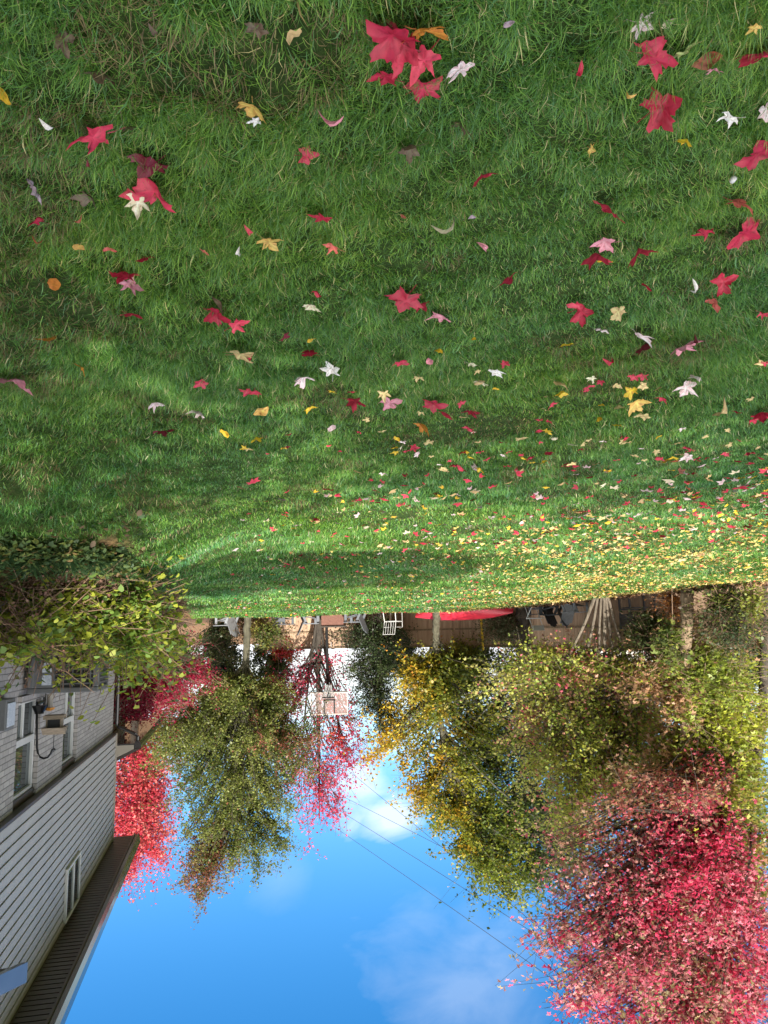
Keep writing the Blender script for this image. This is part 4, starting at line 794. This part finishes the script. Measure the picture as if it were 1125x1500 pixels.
# ------------------------------------------------------------------ fallen leaves
HALF = [(0, .02), (.10, .03), (.27, -.10), (.42, -.12), (.38, .04), (.43, .13), (.37, .21), (.50, .30), (.68, .50), (.53, .50), (.51, .60), (.38, .55), (.25, .52), (.28, .66), (.19, .70), (.15, .84), (0, 1.0)]
SLIM = [(0, .02), (.10, .05), (.24, -.04), (.38, .0), (.30, .13), (.24, .24), (.42, .36), (.60, .56), (.46, .52), (.32, .54), (.18, .46), (.22, .62), (.14, .70), (.10, .84), (0, 1.0)]
OVL = [(0, 0), (.12, .10), (.24, .26), (.30, .45), (.27, .65), (.17, .84), (0, 1.0)]
COLS = dict(red=(.52, .035, .075), crimson=(.40, .016, .045), dark=(.16, .016, .03), coral=(.58, .12, .10), pink=(.58, .22, .28), pale=(.68, .50, .52), cream=(.66, .58, .42), white=(.78, .74, .72), tan=(.50, .36, .17), yellow=(.66, .42, .03),
            gold=(.62, .38, .10), orange=(.55, .20, .035), brown=(.13, .085, .055), rust=(.26, .07, .03), lilac=(.36, .27, .32), green=(.36, .38, .14))
def leaf_parts(kind, col, curl, fold, r):
    H = {'maple': HALF, 'slim': SLIM, 'oval': OVL, 'curl': OVL}[kind]
    right = [(x * r.uniform(.9, 1.1), y + r.uniform(-.02, .02) * (0 < y < 1)) for x, y in H]
    left = [(-x * r.uniform(.9, 1.1), y + r.uniform(-.02, .02)) for x, y in H[-2:0:-1]]
    out = np.array(right + left); cen = np.array([0, .36]); n = len(out)
    an_ = np.arctan2(out[:, 0], out[:, 1] - .36); out = cen + (out - cen) * (1 + r.uniform(.05, .20) * np.sin(an_ * r.choice((2, 3)) + r.uniform(0, 6.28)))[:, None]
    if kind == 'curl': out[:, 0] *= .55; cen = np.array([0, .5])
    rings = [cen + (out - cen) * f for f in (.35, .7, 1.0)]
    P = np.concatenate([cen[None]] + rings); x, y = P[:, 0], P[:, 1]
    z = fold * np.abs(x) + curl * ((y - .4) ** 2) + curl * .7 * x * x + r.uniform(.04, .13) * np.sin(r.uniform(6, 11) * x + r.uniform(0, 6)) * np.sin(r.uniform(5, 9) * y + r.uniform(0, 6)) + r.uniform(-.3, .5) * np.clip(y - .55, 0, 1) ** 1.5
    if kind == 'curl': z = z + .5 * np.sin(3 * y)
    V = np.stack([x, y - .36, z], -1)
    f = [(0, 1 + i, 1 + (i + 1) % n) for i in range(n)]
    for k in range(2): f += [(1 + k * n + i, 1 + (k + 1) * n + i, 1 + (k + 1) * n + (i + 1) % n, 1 + k * n + (i + 1) % n) for i in range(n)]
    c = np.array(COLS[col]) * r.uniform(.85, 1.15)
    C = np.repeat(c[None], len(V), 0) * (1 + .10 * np.array([r.gauss(0, 1) for _ in range(len(V))]))[:, None]
    C[0] *= (1.15, 1.5, 1.4)
    if kind in ('maple', 'slim'):                          # paler ribs run to the lobe tips
        for k in range(2):
            for i in range(n):
                tipness = np.linalg.norm(out[i] - cen)
                if tipness > (.5 if kind == 'maple' else .4): C[1 + k * n + i] *= (1.10, 1.35, 1.3)
    sp = np.array([r.random() < .06 for _ in range(len(V))]); C[sp] *= (.55, .5, .5)
    return V, f, np.clip(C, .004, .85)
def leaf_mesh(kind, col, curl, fold, r):
    V, f, C = leaf_parts(kind, col, curl, fold, r); me = bpy.data.meshes.new('leaf_blade'); me.from_pydata(V.tolist(), [], f)
    a_ = me.attributes.new('tint', 'FLOAT_COLOR', 'POINT'); c4 = np.ones((len(V), 4), np.float32); c4[:, :3] = C; a_.data.foreach_set('color', c4.reshape(-1)); me.materials.append(M['fallen'])
    me.polygons.foreach_set('use_smooth', [True] * len(me.polygons)); return me
def stalk_mesh(col, r):
    b = MB(); k = r.uniform(-.2, .2); b.tube([(0, -.34, 0), (k * .4, -.52, .02), (k, -.80, .0)], [.018, .014, .018], 4); me = bpy.data.meshes.new('stalk'); me.from_pydata([tuple(map(float, v)) for v in b.v], [], b.f)
    a_ = me.attributes.new('tint', 'FLOAT_COLOR', 'POINT'); c = np.array(COLS[col]) * .6; a_.data.foreach_set('color', np.tile(np.append(c, 1), (len(b.v), 1)).astype(np.float32).reshape(-1)); me.materials.append(M['fallen']); return me
LR = random.Random(11)
def put_leaf(me, st, P, size, label, group, tilt, rz, seat):
    o = bpy.data.objects.new('fallen_leaf', me); COL.objects.link(o)
    o.location = (P[0], P[1], P[2] + seat); o.scale = (size,) * 3
    ta = LR.uniform(0, 6.28); q = Matrix.Rotation(tilt, 4, Vector((math.cos(ta), math.sin(ta), 0))) @ Matrix.Rotation(rz, 4, 'Z')
    o.rotation_euler = q.to_euler(); tag(o, label, 'leaf', group)
    if st: s_ = bpy.data.objects.new('stalk', st); COL.objects.link(s_); s_.parent = o
    return o
HAND = """10,115,30,yellow,oval,yellow brown spotted oval leaf at the left photo edge
65,150,24,white,curl,thin white curled leaf lying in the grass left of a long red leaf
137,174,54,red,slim,long pinkish red maple leaf near the thin white curled one
221,219,44,dark,maple,dark maroon maple leaf touching the bright red one below the long red leaf
226,257,52,red,maple,bright red maple leaf with long stalk beside a cream leaf
203,275,30,cream,slim,cream white maple leaf next to the bright red stalked leaf
52,255,32,lilac,slim,grey lilac maple leaf alone near the left photo edge
130,210,16,dark,curl,tiny dark red curled leaf left of the dark maroon maple leaf
54,300,24,crimson,slim,upper of two reddish brown crumpled leaves near the left edge
54,323,20,rust,curl,lower of two reddish brown crumpled leaves near the left edge
115,291,20,rust,curl,brown red curled leaf between the grey lilac leaf and the cream leaf
118,340,22,gold,oval,pale yellow oval leaf with small stalk left of an orange tan one
157,345,18,coral,oval,small orange tan oval leaf right of the pale yellow oval
215,359,24,crimson,slim,narrow red leaf right of the small orange tan oval
183,384,32,crimson,maple,crimson maple leaf overlapping a pink one, left middle
192,396,28,pink,slim,pink star leaf under a crimson maple leaf, left middle
80,399,30,orange,oval,orange oval leaf on the left, brightest orange on the lawn
370,130,34,gold,maple,crumpled yellow tan maple leaf above a small white leaf
373,151,18,white,slim,small white leaf below the crumpled yellow tan leaf
479,131,46,pink,curl,tall pale pink folded leaf right of the yellow tan leaf
450,203,24,crimson,maple,small crimson crumpled leaf below the tall pale pink folded leaf
359,309,26,red,curl,flat narrow red leaf in the middle left of the lawn
298,348,16,coral,slim,tiny pinkish tan leaf left of the orange tan curled leaf
395,335,32,gold,slim,yellow and orange tan curled maple leaf with stalk
470,298,32,crimson,slim,thin dark red leaf with lifted tip above a brown leaf
486,340,24,coral,slim,coral curled leaf below the thin dark red leaf
433,20,34,tan,oval,beige grey leaf with stalk at the top photo edge
149,87,34,brown,maple,dark brown crumpled leaf sunk in grass near the top left
92,40,26,brown,maple,brown dead leaf close to the top photo edge, left of another
224,20,26,brown,curl,brown curled dead leaf at the top photo edge
376,20,24,brown,maple,brown dead leaf sunk left of the beige stalked leaf
190,168,22,brown,slim,brown grey leaf fragment above the dark maroon leaf
132,271,26,brown,maple,brown dead leaf under the tiny dark red curl
353,342,22,white,curl,thin white leaf stalk lying bare left of the orange tan curled leaf
624,14,46,orange,maple,large orange brown leaf on top of the crimson pile
572,24,58,crimson,maple,big crimson leaf at the left side of the pile at the top edge
590,42,50,red,maple,red leaf in the middle of the pile below the orange one
619,60,42,red,slim,pinkish red leaf at the bottom of the pile, pointing right
619,100,48,red,maple,large red maple leaf with stalk just below the pile
563,86,32,crimson,maple,crimson maple leaf left below the pile
671,74,36,pale,slim,pale pink star leaf right of the pile
848,61,28,crimson,curl,folded crimson leaf with white edge standing in the grass
957,53,48,red,maple,bright red three lobed leaf left of the pale green one
1000,48,32,green,maple,pale yellow green leaf right of the bright three lobed red leaf
1027,62,36,rust,oval,brown orange leaf beside the pale yellow green leaf
1043,73,20,pink,slim,small pink leaf at the end of the brown orange leaf
1116,50,56,red,maple,very large red leaf cut by the right photo edge near the top
938,6,30,pale,slim,pale pink leaf cut by the top photo edge
975,3,24,cream,oval,cream leaf at the top photo edge right of a pale pink one
1100,11,16,gold,slim,small yellow orange leaf near the top right corner
742,3,20,lilac,oval,blue grey leaf cut by the top photo edge
967,130,46,crimson,maple,crumpled crimson leaf folded double right of centre near the top
1117,133,32,pale,slim,pale pinkish white maple leaf at the right photo edge
1002,180,20,yellow,maple,small bright yellow leaf alone on the right
1066,147,24,white,slim,bluish white torn leaf right of the folded crimson one
1112,201,44,crimson,maple,crimson maple leaf at the right photo edge below the white one
922,107,20,gold,curl,thin yellow orange leaf left of the folded crimson one
865,195,16,gold,slim,tiny orange tan leaf near the upper right centre
598,198,28,brown,maple,brown leaf with yellow spot near the centre top
707,232,28,red,maple,pinkish red crumpled leaf with a brown piece on its left
889,285,36,red,slim,pinkish red maple leaf with upright stalk right of centre
1081,276,30,coral,maple,coral red maple leaf below the tiny white petal
1030,320,30,crimson,slim,dark red narrow leaf left of the big crimson pointed one
1090,324,44,crimson,maple,big crimson pointed leaf near the right edge
640,301,46,cream,curl,long cream curled leaf with thin stem in the centre
700,339,26,pink,curl,pink curled leaf right below the long cream curl
883,335,28,pink,maple,pale pink leaf on top of a red and yellow cluster
874,356,40,red,slim,long red leaf in the cluster with a pink and a yellow leaf
888,362,22,yellow,oval,small yellow leaf at the base of the red and pink cluster
934,350,30,red,maple,pinkish red maple leaf right of the three leaf cluster
743,394,28,red,slim,pinkish red flat leaf in the right centre
1057,396,26,crimson,maple,upright crimson leaf near the right, above a coral one
945,400,20,crimson,oval,red oval leaf between the white curl and the pinkish red leaf
1010,395,28,white,curl,thin white curled leaf left of the upright crimson leaf
589,294,10,rust,oval,tiny dark red speck of leaf left of the long cream curl
693,296,12,lilac,oval,small blue grey leaf right of the long cream curl
676,163,22,brown,maple,dark brown leaf under the large red stalked leaf
593,423,40,crimson,maple,crimson leaf in a pair at the picture centre, left one
615,429,26,red,slim,red leaf in a pair at the picture centre, right one
645,446,34,pink,slim,pink maple leaf right below the central crimson pair
852,437,32,red,maple,two lobed pinkish red leaf left of a tan crumpled one
904,440,22,tan,maple,tan crumpled leaf right of the two lobed pinkish red leaf
1045,427,24,coral,maple,coral leaf below the upright crimson leaf
1118,443,18,red,slim,small red leaf at the right photo edge
880,468,20,pale,slim,small pale pink leaf left of the large pale star
937,478,40,pale,slim,large pale pink star leaf on a dark crimson leaf
941,493,24,dark,maple,dark crimson leaf under the large pale pink star
1000,490,40,pink,slim,drooping pink leaf beside a dark red one, right
1013,476,22,dark,curl,dark red leaf sticking up behind the drooping pink one
644,496,20,yellow,oval,bright yellow oval leaf near the centre
694,479,12,yellow,oval,little yellow leaf right of the bright yellow oval
631,513,20,pink,oval,pink leaf below the bright yellow oval leaf
727,532,24,white,slim,white leaf lying flat right of centre
886,509,26,crimson,curl,tall narrow red curl below the small pale pink leaf
819,549,34,tan,oval,long tan yellow leaf slanting on the lawn
875,600,16,yellow,oval,bright lemon yellow leaf among tan ones
1003,555,30,pale,slim,pale pink leaf with several points on the right
932,577,28,gold,maple,yellow tan leaf in a heap of several leaves
1050,574,38,tan,curl,long tan leaf with thin stem near the right edge
634,579,32,crimson,maple,crimson leaf in a cluster of red ones below the pink oval
651,592,26,red,oval,pinkish red leaf at the right end of the red cluster
621,612,28,orange,maple,orange brown leaf at the foot of the red cluster
570,577,30,pink,maple,dull pink leaf left of the red cluster
691,591,22,red,slim,red slim leaf right of the red cluster
1115,594,30,crimson,maple,crimson leaf at the right edge among tan ones
194,441,26,red,maple,pinkish red maple leaf alone at middle left
318,443,34,crimson,maple,crimson leaf lying below a brown dead leaf
318,427,30,brown,oval,brown dead leaf above the crimson leaf, left of centre
348,457,28,red,slim,red three pointed leaf right below the crimson one
70,481,26,orange,slim,orange red narrow leaf near the left edge
122,524,18,orange,slim,orange tan crumpled leaf at middle left
20,543,40,pink,maple,large dull pink leaf at the left photo edge
353,503,38,tan,maple,large tan leaf overlapping a small crimson one
367,506,18,crimson,curl,small crimson leaf tucked beside the large tan leaf
466,411,22,crimson,oval,crimson leaf above a cream and red one
456,430,20,cream,maple,cream leaf with red half below the crimson one
457,480,18,yellow,oval,yellow leaf standing above a crimson one, centre left
453,501,22,crimson,maple,crimson leaf below the standing yellow leaf
485,526,30,white,slim,white star leaf on a dark brown patch
443,538,30,pale,maple,pale pink broad leaf left of the white star leaf
418,478,16,dark,maple,dull dark red leaf left of the standing yellow leaf
294,546,20,red,maple,small red leaf left of the red pointed one
367,560,26,red,maple,red pointed leaf with a yellow tip
229,577,24,pale,slim,pale pink star leaf at lower left
291,592,24,pale,slim,pale pink three pointed leaf right of the pale star
386,587,28,gold,oval,tan yellow crumpled leaf at lower left centre
520,574,28,red,maple,red maple leaf with wide lobes at lower centre
239,619,24,dark,maple,dull crimson leaf above a pink one, lower left
328,620,22,yellow,oval,yellow leaf with dark red underside leaf, lower left"""
hand_xy = []
for line in HAND.split('\n'):
    a_, b_, sz, col, kind, lb = line.split(',', 5); px, py, sz = float(a_), float(b_), float(sz)
    P = gpt(px, max(py, 2)); dist = np.linalg.norm(P - EYE); size = sz / FPX * dist * .98
    hand_xy.append((P[0], P[1]))
    if kind == 'curl': size *= .8
    me = leaf_mesh(kind, col, LR.uniform(-.1, .6), LR.uniform(-.2, .55) if kind != 'curl' else .7, LR)
    st = stalk_mesh(col, LR) if kind in ('maple', 'slim') and LR.random() < .6 else None
    put_leaf(me, st, P, size, lb, None, R(LR.uniform(4, 58)), LR.uniform(0, 6.28), .056 if col != 'brown' else .04)
P = gpt(1072, 245); b = MB(); b.tube([(0, -.012, 0), (0, -.008, .004), (0, .008, .004), (0, .012, 0)], [.002, .010, .010, .002], 8); o = b.build('white_petal', M['white'], None, smooth=True); o.location = (P[0], P[1], P[2] + .04); tag(o, 'tiny white petal in the grass above the coral red leaf', 'petal')
GROUPS = dict(red=('small pinkish red leaf in the loose scatter on the middle of the lawn', 'pinkish red leaves scattered over the mid lawn'), crimson=('small deep crimson leaf in the loose scatter on the middle of the lawn', 'deep crimson leaves scattered over the mid lawn'),
              pale=('small pale pink leaf in the loose scatter on the middle of the lawn', 'pale pink leaves scattered over the mid lawn'), tan=('small tan leaf in the loose scatter on the middle of the lawn', 'tan leaves scattered over the mid lawn'),
              yellow=('small yellow leaf in the loose scatter on the middle of the lawn', 'yellow leaves scattered over the mid lawn'), cream=('small cream leaf in the loose scatter on the middle of the lawn', 'cream leaves scattered over the mid lawn'))
def dens(X, Y):                                              # fallen leaves per square metre
    rt = sm((X / Y + .20) / .5)                              # thicker to the right
    d = np.interp(Y, [0, 3.0, 3.7, 5, 7, 10, 14, 27], [0, 0, 5, 15, 26, 24, 14, 9]) * (.45 + 1.15 * rt)
    d = d + np.interp(Y, [5, 8, 11, 15, 18, 27], [0, 9, 48, 85, 95, 42]) * sm((X / Y + .02) / .36)
    e = edgeY(X) - Y
    d = d + 45 * np.exp(-np.clip(e, 0, 9) / 1.5) * sm((X + 1) / 3)
    return d * np.clip(1 + .55 * wob(X, Y, 1.3, 8) + .5 * wob(X, Y, 3.7, 3), .08, 3)
n = 240000; Y = rng.uniform(3.2, 28, n); X = rng.uniform(-15, 15, n); ok = (np.abs(X) < .56 * Y + .8) & (Y < edgeY(X) + 1.9) & (rng.random(n) < dens(X, Y) * 30 * 24.8 / n)
dn = (X - HC[0]) * NW[0] + (-Y - HC[1]) * NW[1]; ok &= (dn > 2.2) & ~((Y > 8.8) & (X < -2.9) & (Y < 15))
X, Y = X[ok], Y[ok]; order = np.argsort(Y + .15 * np.abs(X)); X, Y = X[order], Y[order]; Z = ground(X, Y)
hx_ = np.array(hand_xy); NI = 300 - len(hand_xy)
keys = list(GROUPS); proto = {}
for k in keys: proto[k] = [(leaf_mesh(kd, k, LR.uniform(-.1, .5), LR.uniform(-.1, .35), LR), stalk_mesh(k, LR) if j < 2 else None) for j, kd in enumerate(('maple', 'slim', 'maple', 'oval', 'slim'))]
cnt = 0; i = 0
while cnt < NI and i < len(X):
    if np.min((hx_[:, 0] - X[i]) ** 2 + (hx_[:, 1] + Y[i]) ** 2) > .012:
        k = LR.choices(keys, [.24, .16, .13, .24, .13, .10])[0]; me, st = LR.choice(proto[k])
        put_leaf(me, st, (X[i], -Y[i], Z[i]), LR.uniform(.04, .085), GROUPS[k][0], GROUPS[k][1], R(LR.uniform(0, 38)), LR.uniform(0, 6.28), .05); cnt += 1
    i += 1
X, Y, Z = X[i:], Y[i:], Z[i:]; n = len(X)
yl = sm((Y - 7.5) / 4) * sm((X / Y + .18) / .4)
c1 = pal([COLS[k] for k in ('red', 'crimson', 'pale', 'tan', 'yellow', 'cream', 'rust')], [.25, .15, .14, .22, .1, .08, .06], n)
c2 = pal([(.58, .45, .14), (.62, .52, .24), (.50, .34, .12), (.58, .37, .05), (.40, .08, .05), (.33, .19, .09)], [.32, .27, .16, .12, .07, .06], n)
c1[c1.min(1) > .3] *= .78; pick = rng.random(n) < yl; c = np.where(pick[:, None], c2, c1)
out_ = Y > edgeY(X) - .15; c[out_] = pal([(.34, .20, .10), (.22, .125, .07), (.48, .30, .12), (.15, .09, .055)], [.35, .3, .2, .15], int(out_.sum()))
P = np.stack([X, -Y, Z + np.where(out_, .015, .040)], -1)
sz = np.where(pick, rng.uniform(.04, .068, n), rng.uniform(.04, .08, n))
o = leaves('scattered_leaves', P, sz, c, 'star', M['fallen'], up=2.2, droop=0); tag(o, 'small yellow, tan and red leaves carpeting the far lawn', 'leaves', kind='stuff'); print('leaves', cnt, n)
# brown dead leaves and twigs on the bare strip along the lawn edge
n = 5200; X = rng.uniform(2.6, 12, n); Y = edgeY(X) + rng.normal(.75, .55, n); Z = ground(X, Y) + rng.uniform(0, .05, n)
o = leaves('dry_litter', np.stack([X, -Y, Z], -1), .085, pal([(.30, .17, .09), (.19, .105, .06), (.44, .28, .12), (.12, .075, .05)], [.35, .3, .15, .2], n), 'oval', M['fallen'], up=1.0, droop=0); tag(o, 'brown dry leaf litter along the edge of the lawn', 'leaf litter', kind='stuff')

# ------------------------------------------------------------------ light
EL, AX = R(34), -.19
tr = Vector((AX, -math.sqrt(1 - AX * AX), 0)) * math.cos(EL) + Vector((0, 0, -math.sin(EL)))
sun = bpy.data.objects.new('sun', bpy.data.lights.new('sun', 'SUN')); COL.objects.link(sun)
sun.data.energy = 4.6; sun.data.angle = R(.53); sun.data.color = (1, .94, .84); sun.rotation_euler = tr.to_track_quat('-Z', 'Y').to_euler()
wd = bpy.data.worlds.new('World'); S.world = wd; wd.use_nodes = True; t = wd.node_tree; t.nodes.clear()
def wn(ty, **kw):
    x = t.nodes.new(ty)
    for k, v in kw.items():
        if k in x.inputs: x.inputs[k].default_value = v
        else: setattr(x, k, v)
    return x
sky = wn('ShaderNodeTexSky', sky_type='NISHITA'); sky.sun_disc = False; sky.sun_elevation = EL; sky.sun_rotation = math.atan2(-AX, 1); sky.air_density = 1.0; sky.dust_density = .2; sky.ozone_density = 3.0
hsv = wn('ShaderNodeHueSaturation', Saturation=1.36, Value=.60); t.links.new(sky.outputs[0], hsv.inputs['Color'])
tc = wn('ShaderNodeTexCoord')
nz = wn('ShaderNodeTexNoise', Scale=9.0, Detail=7.0, Roughness=.55, Distortion=.4); mp = wn('ShaderNodeMapping'); mp.inputs['Scale'].default_value = (1, 1, 1.9); t.links.new(tc.outputs['Generated'], mp.inputs[0]); t.links.new(mp.outputs[0], nz.inputs['Vector'])
def math_(op, a, b_=None, clamp=False):
    x = wn('ShaderNodeMath', operation=op); x.use_clamp = clamp
    for i_, v in enumerate((a, b_)):
        if v is None: continue
        if isinstance(v, (int, float)): x.inputs[i_].default_value = v
        else: t.links.new(v, x.inputs[i_])
    return x.outputs[0]
def blob(px, py, rpx, amt, gain, edge):
    d = ray(px, py); d = d / np.linalg.norm(d); dp = wn('ShaderNodeVectorMath', operation='DOT_PRODUCT'); dp.inputs[1].default_value = [float(v) for v in d]; nv = wn('ShaderNodeVectorMath', operation='NORMALIZE'); t.links.new(tc.outputs['Generated'], nv.inputs[0]); t.links.new(nv.outputs[0], dp.inputs[0])
    ang_ = math_('ARCCOSINE', dp.outputs['Value']); q = math_('SUBTRACT', 1.0, math_('DIVIDE', ang_, rpx / FPX))            # 1 at centre, 0 at radius
    q = math_('ADD', q, math_('MULTIPLY', math_('SUBTRACT', nz.outputs[0], .5), gain)); return math_('MULTIPLY', math_('MULTIPLY', q, edge, True), amt)
sep = wn('ShaderNodeSeparateXYZ'); t.links.new(tc.outputs['Generated'], sep.inputs[0])
bank = math_('ADD', math_('MULTIPLY', math_('SUBTRACT', .15, sep.outputs[2]), 8.0), math_('MULTIPLY', math_('SUBTRACT', nz.outputs[0], .5), 2.2)); bank = math_('MULTIPLY', bank, 1.0, True)
mask = bank
for args in ((530, 1145, 54, .52, 2.6, 1.2), (575, 1195, 42, .58, 2.4, 1.3), (690, 1465, 140, .15, 3.0, .9), (410, 1288, 45, .10, 1.5, .9), (690, 1350, 40, .12, 2.4, .8)): mask = math_('MAXIMUM', mask, blob(*args))
mix = wn('ShaderNodeMix', data_type='RGBA'); t.links.new(mask, mix.inputs[0]); t.links.new(hsv.outputs[0], mix.inputs[6]); mix.inputs[7].default_value = (4.6, 4.7, 4.85, 1)
# unseen bright clouds, added overhead and sunward to lift the shaded ground
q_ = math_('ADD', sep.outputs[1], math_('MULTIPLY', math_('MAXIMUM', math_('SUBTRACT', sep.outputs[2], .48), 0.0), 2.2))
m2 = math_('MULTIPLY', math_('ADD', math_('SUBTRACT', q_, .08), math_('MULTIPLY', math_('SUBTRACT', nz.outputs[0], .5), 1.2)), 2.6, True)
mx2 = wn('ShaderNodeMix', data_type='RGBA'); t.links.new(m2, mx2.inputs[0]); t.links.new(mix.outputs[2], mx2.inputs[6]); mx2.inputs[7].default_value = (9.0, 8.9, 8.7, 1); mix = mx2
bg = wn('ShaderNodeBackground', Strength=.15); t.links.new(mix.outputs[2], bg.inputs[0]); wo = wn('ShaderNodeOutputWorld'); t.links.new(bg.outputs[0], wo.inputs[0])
S.view_settings.view_transform = 'Standard'; S.view_settings.look = 'None'; S.view_settings.exposure = 1.05; S.view_settings.gamma = 1
S.render.engine = 'CYCLES'; S.cycles.max_bounces = 6; S.cycles.diffuse_bounces = 3; S.cycles.glossy_bounces = 2; S.cycles.transmission_bounces = 4; S.cycles.transparent_max_bounces = 6
S.cycles.use_denoising = True; S.cycles.sample_clamp_indirect = 6
